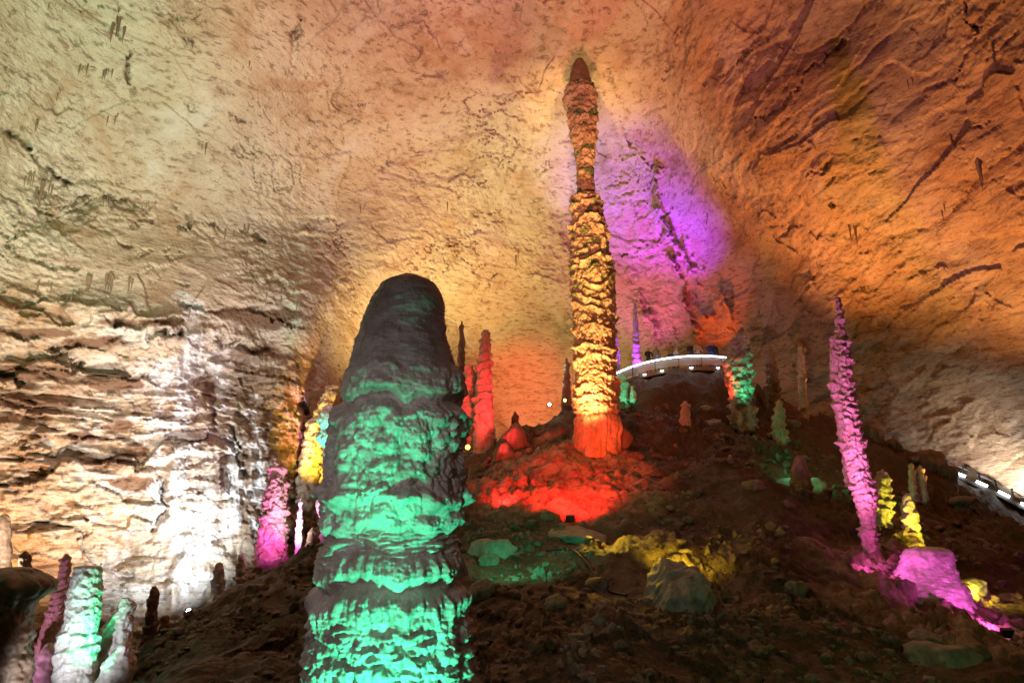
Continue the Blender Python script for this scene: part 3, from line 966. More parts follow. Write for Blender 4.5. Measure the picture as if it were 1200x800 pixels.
# --- the great foreground stalagmite
def fg_disp(P, py, r, TH, s):
    c3 = np.stack([np.cos(TH), np.sin(TH), 0 * TH], 1)
    wy = py + 10 * gn(c3 * 1.6 + 5, 1) + 7 * gn(c3 * 5 + np.stack([0 * py, 0 * py, py * 0.01], 1), 2)
    W = np.stack([fbm(P * 2, 2, 11), fbm(P * 2, 2, 12), fbm(P * 2, 2, 13)], 1)
    Pw = P + 0.06 * W
    f1, f2 = worley(Pw * np.array([6.0, 6.0, 4.6]), 1)
    g1, g2 = worley(Pw * np.array([13.0, 13.0, 9.0]), 2)
    h1, h2 = worley(Pw * np.array([3.6, 3.6, 3.2]), 4)
    lumps = np.clip(1 - 1.6 * f1 ** 2, -0.2, 1)
    small = np.clip(1 - 1.6 * g1 ** 2, -0.2, 1)
    big = np.clip(1 - 1.5 * h1 ** 2, -0.2, 1)
    flut = gn(np.stack([c3[:, 0] * 9, c3[:, 1] * 9, py * 0.012], 1), 6)
    ripple = fbm(Pw * np.array([4, 4, 26]), 3, 7)

    def band(a, b, sf=8):
        return sstep(a - sf, a + sf, wy) * sstep(b + sf, b - sf, wy)
    d = 0.011 * ripple + 0.035 * fbm(P * 1.6, 4, 8)
    d = d + 0.012 * fbm(P * np.array([5, 5, 9]), 3, 9) * band(300, 440)
    d = d - 0.02 * np.exp(-((wy - 396) / 7) ** 2)
    # first lip and lumps under it
    patch = sstep(-0.25, 0.2, gn(c3 * 1.9 + 2, 20))
    d = d + band(438, 470, 5) * (0.055 + 0.05 * lumps + 0.03 * small) * (0.35 + 0.65 * patch)
    d = d - 0.05 * np.exp(-((wy - 478) / 7) ** 2)
    # popcorn belt
    pk = band(486, 590, 7)
    d = d + pk * (0.03 + 0.085 * lumps + 0.045 * small + 0.03 * gn(P * 5, 21))
    # big rounded knobs
    kb = band(575, 618, 8)
    d = d + kb * (0.02 + 0.11 * big + 0.025 * small)
    # smooth rippled shoulder
    sh = band(618, 652, 8)
    d = d + sh * (0.02 * ripple + 0.03 * sstep(0.1, 0.4, gn(P * np.array([3, 3, 9]), 22)))
    # first fluted rim, undercut, second fluted rim
    rim1 = sstep(640, 664, wy) * sstep(676, 668, wy)
    d = d + rim1 * (0.025 + 0.05 * np.abs(flut) * 2 + 0.02 * small)
    d = d - 0.05 * np.exp(-((wy - 682) / 5) ** 2)
    rim2 = sstep(686, 700, wy) * sstep(728, 704, wy)
    d = d + rim2 * (0.03 + 0.07 * np.abs(flut) * 2 + 0.03 * small)
    low = sstep(708, 735, wy)
    rid = fbm(Pw * np.array([2.4, 2.4, 9]), 3, 23)
    d = d + low * (0.075 * lumps + 0.05 * small + 0.035 * np.tanh(2.5 * rid))
    # coarser swelling on the left flank
    lf = sstep(-0.2, -0.9, np.cos(TH)) * sstep(470, 560, wy)
    d = d + lf * 0.05 * big
    dz = -0.02 * (pk + low) * lumps - 0.05 * rim1 * np.clip(flut, 0, 1) - 0.05 * rim2 * np.clip(flut, 0, 1)
    q1, q2 = worley(Pw * np.array([30.0, 30.0, 22.0]), 6)
    d = d + (0.004 + 0.010 * (pk + kb + low + rim1 + rim2)) * np.clip(1 - 1.5 * q1 ** 2, -0.2, 1) + 0.006 * fbm(P * 12, 3, 26)
    return d, dz


fg_spec = [(480, 322, 0), (480, 325, 14), (480, 330, 24.5), (480, 338, 34), (479, 349, 41), (476, 362, 45.5), (473, 375, 47.5), (472, 400, 53.5), (472, 430, 61), (472, 462, 68), (470, 495, 70), (465, 540, 69), (464, 605, 71), (461, 640, 76),
           (460, 670, 80), (460, 702, 84), (459, 735, 87), (459, 767, 89), (459, 800, 90), (459, 900, 98), (459, 960, 106)]
column('stalagmite', 'huge blunt grey stalagmite lit green in the foreground', fg_spec, 9.0, M_FG, fg_disp, nu=470, nv=540, smooth_rows=6, cap_pow=2.0,
       parts=[('cap', 0, 436, None, 'smooth dark rounded cap'), ('knobbly_belt', 436, 616, None, 'belt of lumpy green lit knobs'),
              ('shoulder', 616, 650, None, 'smooth rippled shoulder'), ('fluted_rim', 650, 712, None, 'two fluted drip rims'), ('base', 712, 9999, None, None)])

# --- the tall thin stalagmite
tall_spec = [(679, 69.5, 0), (679, 72.5, 5.5), (679, 79, 9), (679.5, 89, 11.5), (680, 101, 14), (680, 111, 18.5), (680.5, 120, 18.5), (682, 135, 16.5), (683, 150, 14.8), (684.5, 165, 14.2), (685, 180, 10.5), (686, 195, 9.3),
             (686, 210, 9.0), (687, 228, 9.2), (686, 233, 17.5), (688, 250, 17.3), (690, 270, 20.5), (690.5, 285, 20.8), (691, 300, 22), (694, 330, 25), (696.5, 361, 24.5), (697, 394, 23.2), (697.5, 426, 22),
             (698, 459, 24), (698.5, 475, 26), (701, 490, 27), (701, 507, 28), (699, 526, 29)]
_tt = tiers(0.55, 0.24, 0.5, 0.07, 0.05, 3, 0.5, 0.08, 4.2)
_ts = tiers(0.42, 0.12, 0.5, 0.10, 0.04, 9, 0.5, 0.11, 4.0)


def tall_disp(P, py, r, TH, s):
    a, az_ = _tt(P, py, r, TH, s)
    b, bz = _ts(P, py, r, TH, s)
    up = sstep(240, 225, py)
    base = sstep(484, 492, py)
    tip = sstep(104, 96, py)
    fl = gn(np.stack([np.cos(TH) * 9, np.sin(TH) * 9, P[:, 2] * 0.35], 1), 4)
    d = a * (1 - up) * (1 - base) + 0.75 * b * up * (1 - tip) + base * (0.10 * fl + 0.10 * fbm(P * 1.8, 4, 5)) + tip * 0.04 * fbm(P * np.array([1.5, 1.5, 6]), 3, 6)
    d = d - 0.16 * np.exp(-((py - 486) / 3.0) ** 2)
    return d, az_ * (1 - up) * (1 - base) + bz * up * (1 - tip)


M_TALL = drip_material('ochre_dripstone', (0.60, 0.46, 0.30), (0.40, 0.27, 0.15), 0.5, 0.5)
_nt = M_TALL.node_tree                                   # dark green algae patches, thicker on the upper shaft
_b = _nt.nodes['Principled BSDF']
_src = _b.inputs['Base Color'].links[0].from_socket
_v = mapping(_nt, (0.8, 0.8, 1.5))
_z = nd(_nt, 'ShaderNodeSeparateXYZ')
_tc = nd(_nt, 'ShaderNodeTexCoord')
_nt.links.new(_tc.outputs['Object'], _z.inputs[0])
_al = mul(_nt, ramp(_nt, noise_node(_nt, _v, 1.3, 6, 0.65, 0.5), 0.51, 0.59), ramp(_nt, _z.outputs['Z'], 5.0, 10.0))
_nt.links.new(mix(_nt, _al, _src, (0.09, 0.13, 0.05)), _b.inputs['Base Color'])
column('stalagmite', 'very tall thin stalagmite lit golden, standing on the red mound', tall_spec, 32.0, M_TALL, tall_disp, nu=170, nv=720, smooth_rows=1,
       parts=[('tip', 0, 101, M_BROWN, 'smooth dark pointed tip'), ('upper_shaft', 101, 230, None, 'slender knobbly upper shaft'),
              ('lower_shaft', 230, 486, None, 'thick shaft of stacked ledges'), ('pedestal', 486, 9999, None, 'fluted red lit pedestal')])

# --- the other columns, each (label, spec, Y, material, style)
T = tiers
cols = [
    # back, beside the foreground column
    ('ribbed red lit column right of the foreground stalagmite', [(569, 387, 0), (569, 392, 5), (568, 420, 8), (567, 460, 10.5), (567, 500, 13), (568, 530, 15)], 36.0, M_CREAM, T(0.5, 0.22, 0.3, 0.06, 0.03, 21), 72, 200),
    ('short smooth red lit column tucked behind the ribbed red column', [(550, 427, 0), (550, 433, 6), (550, 455, 10), (551, 500, 14), (552, 535, 16)], 37.0, M_CREAM, T(1.2, 0.10, 0.2, 0.15, 0.04, 22), 64, 120),
    ('thin dark spire rising behind the red columns', [(541, 372, 0), (541, 378, 1.6), (541, 400, 3.6), (540, 440, 5), (540, 520, 6)], 41.0, M_BROWN, T(0.6, 0.12, 0.3, 0.06, 0.02, 23), 40, 120),
    ('small grey spire in the dip left of the tall stalagmite', [(664, 417, 0), (664, 422, 2), (664, 445, 4), (664, 470, 6), (664, 494, 7)], 40.0, M_GREY, T(0.5, 0.10, 0.3, 0.05, 0.02, 24), 40, 100),
    ('stubby dark stalagmite on the ridge near the red columns', [(604, 482, 0), (604, 485, 3), (604, 495, 5), (604, 512, 6)], 37.5, M_BROWN, T(0.5, 0.08, 0.3, 0.06, 0.02, 25), 40, 60),
    # platform
    ('slender violet spire at the left of the viewing platform', [(744, 353, 0), (744, 357, 1.8), (744.5, 380, 3.2), (745.5, 405, 4.4), (747, 432, 5.5)], 40.5, M_PALE, T(0.45, 0.10, 0.3, 0.04, 0.02, 26), 40, 140),
    ('short violet spire half hidden by the tall stalagmite', [(722, 391, 0), (722, 395, 2.5), (722, 412, 4), (723, 440, 5.5)], 40.8, M_PALE, T(0.45, 0.10, 0.3, 0.04, 0.02, 27), 40, 100),
    ('knobbly pillar lit green and dark red right of the platform', [(870, 383, 0), (870, 388, 4), (867, 402, 10), (866, 425, 13), (868, 450, 13.5), (870, 475, 13), (872, 500, 14)], 34.5, M_ROCK2, T(0.6, 0.16, 0.6, 0.16, 0.06, 28, 0.7, 0.10, 3.4), 90, 180),
    ('dark knobbly stump on the ridge right of the green pillar', [(903, 409, 0), (903, 413, 4), (904, 430, 6.5), (906, 460, 8), (907, 486, 9)], 35.5, M_BROWN, T(0.5, 0.16, 0.4, 0.08, 0.03, 29), 48, 100),
    ('short tan stub below the dark ridge stump', [(913, 470, 0), (913, 473, 4.5), (913, 485, 6), (912, 500, 7), (914, 518, 9)], 33.0, M_CREAM, T(0.4, 0.12, 0.4, 0.08, 0.03, 30), 48, 80),
    ('small dim ringed stub on the slope below the platform', [(803, 472, 0), (803, 475, 4.5), (803, 488, 6), (803, 504, 7)], 33.5, M_CREAM, T(0.35, 0.10, 0.3, 0.05, 0.02, 31), 48, 80),
    ('green lit stub below the left end of the platform', [(730, 436, 0), (730, 440, 3.5), (731, 450, 4.5), (731, 466, 5)], 36.6, M_PALE, T(0.4, 0.12, 0.4, 0.08, 0.03, 32), 48, 60),
    ('smaller green lit stub just right of the other one', [(741, 452, 0), (741, 455, 2.8), (742, 462, 3.4), (742, 472, 4)], 36.3, M_PALE, T(0.4, 0.12, 0.4, 0.08, 0.03, 33), 40, 50),
    ('thin faint stalagmite on the ridge against the right wall', [(937, 403, 0), (937, 408, 2.2), (939, 430, 4), (941, 470, 5), (942, 498, 6)], 38.0, M_CREAM, T(0.5, 0.10, 0.3, 0.05, 0.02, 34), 40, 100),
    # right
    ('tall ringed spire lit magenta on the right slope', [(981, 346, 0.0), (981, 351, 2.6), (984, 375, 4.4), (986, 392, 5.6), (990, 430, 6.8), (995, 475, 7.6), (1001, 520, 8.4), (1006, 555, 10.4), (1013, 575, 12.8), (1016, 600, 9.2), (1019, 630, 8.4), (1022, 668, 8.8)], 22.5, M_CREAM, T(0.30, 0.095, 0.6, 0.06, 0.03, 35, 0.8, 0.03, 7.0), 120, 520),
    ('brown leaning column close behind the magenta spire', [(978, 393, 0), (978, 398, 5), (980, 430, 8), (986, 470, 10), (996, 510, 13), (1003, 545, 14)], 24.5, M_CREAM, T(0.35, 0.14, 0.5, 0.06, 0.02, 36, 0.4), 90, 220),
    ('broad stump glowing pink at the foot of the right slope', [(1087, 640, 0), (1087, 641.5, 15), (1087, 644, 22), (1087, 650, 26), (1086, 662, 27), (1084, 674, 33), (1080, 684, 43), (1076, 698, 52)], 21.0, M_PALE, T(0.7, 0.05, 0.4, 0.08, 0.04, 37, 0.6, 0.03, 5.0), 120, 130),
    ('small yellow lit stalagmite between magenta spire and pink stump', [(1063, 581, 0), (1063, 584, 6), (1065, 595, 8), (1067, 610, 9), (1070, 625, 9), (1072, 640, 10)], 24.0, M_PALE, T(0.3, 0.11, 0.3, 0.04, 0.02, 38), 64, 110),
    ('knobbly yellow lit stub just right of the magenta spire', [(1034, 553, 0), (1034, 556, 6), (1035, 572, 9), (1036, 590, 8), (1036, 612, 9)], 24.6, M_PALE, T(0.32, 0.16, 0.6, 0.08, 0.03, 39), 56, 100),
    ('plum coloured rounded stump in front of the green slab', [(937, 537, 0), (937, 541, 7), (938, 552, 10.5), (939, 566, 11.5), (940, 580, 12)], 26.5, M_BROWN, T(0.4, 0.06, 0.2, 0.05, 0.02, 40), 64, 80),
    ('thin dim stub on the far right slope, left one of two', [(1068, 543, 0), (1068, 546, 3), (1069, 556, 4), (1070, 572, 4.5)], 29.0, M_CREAM, T(0.3, 0.08, 0.3, 0.04, 0.02, 41), 40, 60),
    ('thin dim stub on the far right slope, right one of two', [(1078, 545, 0), (1078, 548, 3), (1080, 558, 4), (1082, 574, 4.5)], 29.0, M_CREAM, T(0.3, 0.08, 0.3, 0.04, 0.02, 42), 40, 60),
    # left middle
    ('ragged magenta lit column against the left wall', [(326, 538, 0), (326, 544, 5), (325, 565, 9), (322, 600, 13), (319, 635, 15), (316, 672, 17)], 27.0, M_CREAM, T(0.45, 0.13, 0.6, 0.16, 0.06, 43, 0.7, 0.06, 4.0), 100, 220),
    ('thin white column right of the magenta column', [(352, 582, 0), (352, 586, 2), (351, 610, 3.4), (349, 655, 4.6)], 26.2, M_PALE, T(0.3, 0.06, 0.3, 0.04, 0.02, 44), 40, 120),
    ('dark stub beside the thin white column', [(366, 618, 0), (366, 622, 4), (365, 635, 6), (364, 655, 7)], 25.6, M_BROWN, T(0.4, 0.08, 0.3, 0.05, 0.02, 45), 40, 60),
    ('small grey violet stub on the left skyline of the mound', [(282, 650, 0), (282, 653, 4), (282, 664, 5), (281, 684, 6)], 25.0, M_PALE, T(0.3, 0.08, 0.4, 0.05, 0.02, 46), 48, 80),
    ('pale ribbed stub on the left skyline beside the bright lamp', [(257, 660, 0), (257, 664, 5), (256, 680, 7), (254, 702, 8)], 26.0, M_PALE, T(0.3, 0.10, 0.4, 0.05, 0.02, 47), 48, 80),
    ('dark slim stalagmite before the bright left wall, taller of two', [(181, 688, 0), (181, 692, 5), (179, 706, 6), (177, 730, 7), (175, 765, 8)], 22.0, M_BROWN, T(0.28, 0.07, 0.3, 0.04, 0.02, 48), 56, 140),
    ('dark low stalagmite before the bright left wall, shorter of two', [(194, 722, 0), (194, 726, 5), (193, 736, 6.5), (193, 752, 8)], 22.0, M_BROWN, T(0.3, 0.06, 0.3, 0.04, 0.02, 49), 48, 70),
    # left front cluster
    ('ringed dark mauve stalagmite leaning at the lower left', [(78, 651, 0), (78, 654, 5), (74, 680, 7), (68, 705, 8.5), (60, 735, 10), (54, 765, 13), (50, 830, 18)], 18.0, M_CREAM, T(0.16, 0.07, 0.4, 0.02, 0.01, 50, 0.25), 96, 300),
    ('flat topped column lit white and green at the lower left', [(102, 662, 0), (102, 664, 13), (102, 672, 16), (98, 710, 18), (92, 750, 20), (88, 790, 22), (85, 850, 24)], 16.5, M_PALE, T(0.30, 0.06, 0.5, 0.05, 0.03, 51, 0.6), 130, 300),
    ('hooked white flowstone knob right of the green column', [(147, 707, 0), (148, 711, 10), (142, 725, 14), (134, 745, 18), (128, 775, 22), (126, 830, 26)], 17.5, M_PALE, T(0.5, 0.10, 0.8, 0.08, 0.02, 52, 0.5), 110, 180),
    ('low white flowstone mound at the bottom left edge', [(146, 755, 0), (146, 759, 8), (142, 772, 16), (136, 800, 24), (132, 850, 28)], 16.4, M_PALE, T(0.5, 0.08, 0.9, 0.06, 0.02, 53, 0.5), 90, 120),
    ('short pink lit stub at the bottom left corner', [(25, 758, 0), (25, 762, 5), (24, 780, 8), (22, 850, 12)], 17.0, M_CREAM, T(0.25, 0.06, 0.4, 0.04, 0.02, 54), 56, 90),
    ('pale lumpy flowstone between mauve and green columns', [(58, 760, 0), (58, 764, 10), (55, 785, 20), (52, 850, 28)], 17.2, M_PALE, T(0.5, 0.07, 0.7, 0.08, 0.02, 55), 72, 90),
    ('dark cone on the skyline at the left edge', [(5, 604, 0), (5, 607, 5), (4, 620, 8), (3, 640, 9), (2, 720, 10)], 25.0, M_BROWN, T(0.6, 0.04, 0.2, 0.05, 0.02, 56), 56, 110),
    ('dark peg standing behind the mushroom rock', [(30, 649, 0), (30, 652, 6), (29, 670, 8.5), (28, 740, 10)], 20.0, M_BROWN, T(0.6, 0.04, 0.2, 0.04, 0.02, 57), 56, 90),
]
for lab, spec, Y, mat, fn, nu, nv in cols:
    nmn = 'stump' if 'stump' in lab else 'stalagmite'
    if 'flat topped' not in lab and 'broad stump' not in lab:      # rounded tips
        c0, y0, h0 = spec[0]
        c1, y1, h1 = spec[1]
        spec = [(c0, y1 - 1.15 * h1, 0), (c0, y1 - 0.95 * h1, 0.42 * h1), (c0, y1 - 0.5 * h1, 0.78 * h1), (c1, y1 + 0.4, h1)] + spec[2:]
    column(nmn, lab, spec, Y, mat, fn, nu, nv, smooth_rows=2, sink=0.8, category='stalagmite')

# --- flowstone in the alcove left of the foreground stalagmite
column('flowstone_curtain', 'yellow and green lit flowstone curtain in the alcove', [(390, 452, 5), (384, 470, 8), (373, 500, 11), (365, 540, 13), (361, 575, 13), (359, 600, 12)], 39.0, M_CREAM,
       T(2.2, 0.12, 1.2, 0.25, 0.05, 60), 70, 130, category='flowstone', sink=1.5)
column('flowstone_curtain', 'narrow amber flowstone ribbon beside the teal bulges', [(392, 500, 6), (387, 540, 8), (383, 575, 8), (380, 600, 7)], 38.0, M_CREAM,
       T(2.2, 0.10, 1.2, 0.2, 0.05, 61), 50, 100, category='flowstone', sink=1.5)
column('flowstone_bulge', 'teal lit stacked flowstone bulges behind the foreground stalagmite', [(385, 474, 0), (385, 479, 7), (384, 492, 13), (384, 500, 8), (384, 513, 13), (386, 526, 7), (386, 540, 7), (386, 620, 8)], 34.0, M_PALE,
       T(0.9, 0.12, 0.6, 0.12, 0.04, 62), 70, 140, category='flowstone', sink=1.2)
column('flowstone_bulge', 'small teal lit knob low beside the foreground stalagmite', [(377, 577, 0), (377, 583, 5), (377, 592, 7.5), (379, 604, 5), (381, 620, 5), (381, 650, 5)], 27.5, M_PALE,
       T(0.5, 0.08, 0.6, 0.06, 0.03, 63), 50, 80, category='flowstone', sink=0.8)
column('mushroom_rock', 'dark mushroom shaped rock at the left edge', [(15, 664, 0), (15, 668, 22), (14, 676, 37), (14, 686, 43), (13, 696, 40), (10, 704, 31), (8, 716, 24), (6, 745, 27), (2, 800, 30), (0, 860, 32)], 15.0, M_BROWN,
       T(0.7, 0.05, 0.5, 0.10, 0.02, 64), 120, 150, category='rock', sink=0.8)

# ------------------------------------------------------------------ rocks and boulders
import bmesh


def rock_mesh(name, seed, mat, sub=3, flat=0.7, cuts=17, fluted=False):
    bm = bmesh.new()
    bmesh.ops.create_icosphere(bm, subdivisions=sub, radius=1.0)
    V = np.array([v.co[:] for v in bm.verts])
    rr_ = np.random.RandomState(seed)
    for _ in range(cuts):
        n = rr_.normal(size=3)
        n /= np.linalg.norm(n)
        d0 = rr_.uniform(0.45, 0.8)
        d = V @ n
        V = V - np.clip(d - d0, 0, None)[:, None] * n * 0.85
    V = V * (1 + 0.12 * fbm(V * 1.3, 3, seed)[:, None] + 0.06 * fbm(V * 5, 3, seed + 2)[:, None])
    if fluted:
        a = np.arctan2(V[:, 1], V[:, 0])
        V[:, :2] *= (1 + 0.05 * np.sin(a * 17 + 3 * fbm(V * 2, 2, seed)))[:, None]
        V[:, :2] *= (1 + 0.05 * np.sin(V[:, 2] * 16 + 4 * fbm(V * 1.5, 2, seed + 4)))[:, None]
    V[:, 2] *= flat
    for v, c in zip(bm.verts, V):
        v.co = c
    me = bpy.data.meshes.new(name)
    bm.to_mesh(me)
    bm.free()
    me.polygons.foreach_set('use_smooth', np.ones(len(me.polygons), bool))
    me.materials.append(mat)
    return me


ROCKS = [rock_mesh('rock', 200 + i, M_ROCK, 3, 0.62 + 0.05 * (i % 4)) for i in range(8)]
GROCKS = [rock_mesh('boulder', 240 + i, M_GROCK, 4, 0.6 + 0.08 * (i % 3)) for i in range(3)]


def boulder(label, px, py, Y, wpx, hpx, mesh, rot=0.0, name='boulder', depth=1.0, tilt=0.0, sit=True):
    p = at(px, py, Y)
    k = fwd(p) / F
    o = link(name, mesh)
    sx_ = wpx * k / 2
    zs = max(abs(v.co.z) for v in mesh.vertices)
    xs = max(abs(v.co.x) for v in mesh.vertices)
    o.location = Vector(p.tolist())
    if sit:
        o.location.z = ground_z(p[0], p[1]) - 0.06
        hpx = hpx * 1.55
    o.scale = (sx_ / xs, sx_ / xs * depth, hpx * k / 2 / zs)
    o.rotation_euler = (tilt + (0.22 if sit else 0), tilt * 0.5, rot if not sit else 0.0)
    return tag(o, label, 'rock')


M_RIB = rock_mesh('boulder', 260, M_GROCK, 5, 0.75, 6, True)
boulder('large ribbed grey green boulder low on the mound', 790, 712, 16.3, 96, 66, M_RIB)
boulder('flat pale rock where the red and yellow light meet', 672, 620, 22.6, 76, 20, GROCKS[0])
boulder('low teal lit rock right of the foreground stalagmite', 578, 642, 20.3, 66, 30, GROCKS[1])
boulder('teal lit rock lower beside the foreground stalagmite', 566, 692, 16.2, 40, 30, GROCKS[2], 0.7)
boulder('orange lit oblong rock beside the base of the tall stalagmite', 748, 535, 30.4, 28, 14, ROCKS[1], 0.3, 'rock', 0.6, 0.25)
boulder('rounded rock leaning on the foot of the tall stalagmite', 733, 512, 31.6, 17, 32, ROCKS[2], 0.3, 'rock', 0.8, 0.0, False)
boulder('small pale rock alone on the right slope', 933, 683, 17.6, 27, 18, GROCKS[1], 0.9, 'rock')
boulder('small grey rock on the slope left of the ribbed boulder', 652, 720, 15.2, 34, 20, GROCKS[2], 0.2, 'rock')
boulder('broad green tinged boulder near the bottom right', 1082, 745, 16.4, 44, 24, GROCKS[0], 1.1)
boulder('low green tinged boulder at the bottom right corner', 1110, 778, 14.2, 90, 36, GROCKS[1], 0.4)
boulder('rounded plum boulder at the right edge', 1192, 708, 19.0, 40, 42, ROCKS[3], 0.4)
boulder('small plum rock beside the rounded plum boulder', 1172, 700, 19.6, 18, 20, ROCKS[4], 0.4, 'rock')
boulder('dark boulder in front of the pink stump', 1062, 690, 20.0, 26, 24, ROCKS[5], 0.4)
boulder('bright yellow lit block right of the pink stump', 1142, 688, 21.2, 32, 14, GROCKS[2], 0.8, 'rock')
boulder('second yellow lit block farther right beside it', 1186, 690, 21.6, 44, 14, GROCKS[0], 0.5, 'rock')
boulder('knobbly green lit slab on the right slope', 938, 541, 28.0, 62, 22, GROCKS[1], 2.2, 'rock_slab')
boulder('small green lit rock below the platform', 833, 466, 34.5, 26, 10, GROCKS[2], 0.5, 'rock')
boulder('tiny green lit rock near the green pillar', 826, 458, 35.2, 16, 8, GROCKS[0], 0.2, 'rock')
boulder('dark boulder on the left skyline under the bright wall', 298, 718, 19.5, 26, 26, ROCKS[6], 0.2)
boulder('brown boulder on the right ridge, beside the brown column', 1022, 498, 36.5, 28, 24, ROCKS[0], 0.2)
boulder('brown boulder on the right ridge where the white light begins', 1046, 508, 36.3, 26, 22, ROCKS[3], 1.2)
boulder('wide brown boulder on the right ridge before the lit path', 1090, 530, 35.0, 34, 22, ROCKS[5], 0.6)
boulder('narrow brown boulder at the start of the path railing', 1106, 544, 34.6, 22, 24, ROCKS[7], 0.1)
boulder('dark red rock at the foot of the red columns', 590, 548, 33.0, 40, 36, ROCKS[2], 0.1)
boulder('knobbly red lit rock right of the red columns', 602, 530, 34.0, 44, 36, ROCKS[4], 1.0)

# loose rocks strewn over the mound
npr = np.random.RandomState(5)
cnt = 0
LOOSE = []
while cnt < 110:
    px_, r_ = npr.uniform(-0.35, 0.62), npr.uniform(9.5, 36) 
    x_, y_ = r_ * px_ * 1.2, r_
    if math.hypot(x_ + 1.7, y_ - 9) < 2.2 or math.hypot(x_ - 4.1, y_ - 31) < 4.5:
        continue
    if x_ < -0.30 * y_:
        continue
    o = link('loose_rock', ROCKS[cnt % 8])
    sc = npr.choice([0.12, 0.16, 0.2, 0.3, 0.42], p=[0.3, 0.3, 0.2, 0.14, 0.06]) * (0.6 + r_ / 30)
    o.location = (x_, y_, ground_z(x_, y_) + 0.15 * sc)
    o.scale = (sc * npr.uniform(0.8, 1.3), sc, sc * npr.uniform(0.6, 1.1))
    o.rotation_euler = (npr.uniform(-0.3, 0.3), npr.uniform(-0.3, 0.3), npr.uniform(0, 6.28))
    o['category'] = 'rock'
    o['group'] = 'loose rocks strewn over the mound'
    LOOSE.append(o)
    cnt += 1
MARKS = [('ribbed grey green boulder', 790, 712, 16.3), ('flat pale rock', 672, 620, 22.6), ('foreground stalagmite', 470, 760, 10), ('magenta spire', 1020, 664, 21.8),
         ('pink stump', 1085, 692, 20.8), ('tall golden stalagmite', 700, 527, 31.5), ('green slab', 938, 545, 28), ('green and red pillar', 870, 500, 34.3), ('yellow lit stalagmite', 1070, 640, 24),
         ('small pale rock', 933, 683, 17.6), ('tiny pink white floodlight', 897, 596, 24.2), ('rounded plum boulder', 1192, 708, 19), ('red columns', 568, 530, 36),
         ('bottom right boulder', 1110, 778, 14.2), ('viewing platform', 790, 450, 37), ('left skyline boulder', 298, 718, 19.5)]
ORD = ['nearest', 'second nearest', 'third nearest', 'fourth nearest', 'fifth nearest', 'sixth nearest', 'seventh nearest', 'eighth nearest', 'ninth nearest', 'tenth nearest'] + ['%s nearest' % w_ for w_ in 'eleventh twelfth thirteenth fourteenth fifteenth sixteenth seventeenth eighteenth nineteenth twentieth twenty-first twenty-second twenty-third twenty-fourth twenty-fifth'.split()]
_near = {}
for o in LOOSE:
    best = min(MARKS, key=lambda m_: np.hypot(*(at(*m_[1:])[:2] - np.array(o.location[:2]))))
    _near.setdefault(best[0], []).append((float(np.hypot(*(at(*best[1:])[:2] - np.array(o.location[:2])))), o.name, o))
for mk, lst in _near.items():
    for i, (_d, _n, o) in enumerate(sorted(lst)):
        o['label'] = 'loose brown rock, %s of its kind to the %s' % (ORD[i], mk)

# rubble too small to count
tv, tq, tt = [], [], []
bm = bmesh.new()
bmesh.ops.create_icosphere(bm, subdivisions=1, radius=1.0)
iv_ = np.array([v.co[:] for v in bm.verts])
it_ = np.array([[v.index for v in f.verts] for f in bm.faces])
bm.free()
N_R = 9000
ang = npr.uniform(-0.62, 0.72, N_R)
rad_ = 8.5 + 28 * npr.uniform(0, 1, N_R) ** 1.3
X_, Y_ = np.sin(ang) * rad_, np.cos(ang) * rad_
zz = ground_base(X_, Y_)
zz = zz + ground_rough(X_, Y_, zz)
keep = gn(np.stack([X_ * 0.35, Y_ * 0.35, 0 * X_], 1), 120) > -0.12
for i in np.nonzero(keep)[0]:
    s_ = (0.02 + 0.10 * npr.uniform(0, 1) ** 2.5) * (0.6 + rad_[i] / 30)
    c_ = iv_ * (1 + npr.uniform(-0.35, 0.35, (len(iv_), 1))) * s_ * npr.uniform(0.6, 1.4, 3)
    tt.append(it_ + len(tv) * len(iv_))
    tv.append(c_ + np.array([X_[i], Y_[i], zz[i] + 0.02]))
o = link('rubble', mesh_np('rubble', np.concatenate(tv), [], False, M_ROCK, None, np.concatenate(tt)))
o['kind'] = 'stuff'
o['label'] = 'small stones and clods scattered over the mound'

# ------------------------------------------------------------------ stalactites on the ceiling and ledges (parts of the rock they hang from)
M_STAL = drip_material('stalactite_stone', (0.36, 0.25, 0.16), (0.22, 0.14, 0.09), 0.55)


def stalactite_mesh(seed):
    nu, nv = 9, 18
    t = np.linspace(0, 1, nv)
    r_ = (1 - t) ** 0.8 * 0.9 + 0.02
    TH, TT = np.meshgrid(np.linspace(0, 2 * math.pi, nu, endpoint=False), t)
    rr_ = np.repeat(r_[:, None], nu, 1)
    V = np.stack([np.cos(TH) * rr_, np.sin(TH) * rr_, -TT], -1).reshape(-1, 3)
    V[:, :2] *= (1 + 0.35 * gn(V * np.array([1.2, 1.2, 5]), seed))[:, None]
    V[:, 0] += 0.5 * gn(np.stack([0 * V[:, 2], 0 * V[:, 2], V[:, 2] * 2], 1), seed + 1) * (-V[:, 2])
    u0, v0 = np.meshgrid(np.arange(nu), np.arange(nv - 1))
    u1 = (u0 + 1) % nu
    Q = np.stack([v0 * nu + u0, (v0 + 1) * nu + u0, (v0 + 1) * nu + u1, v0 * nu + u1], -1).reshape(-1, 4)
    return mesh_np('stalactite', V, Q, True, M_STAL)


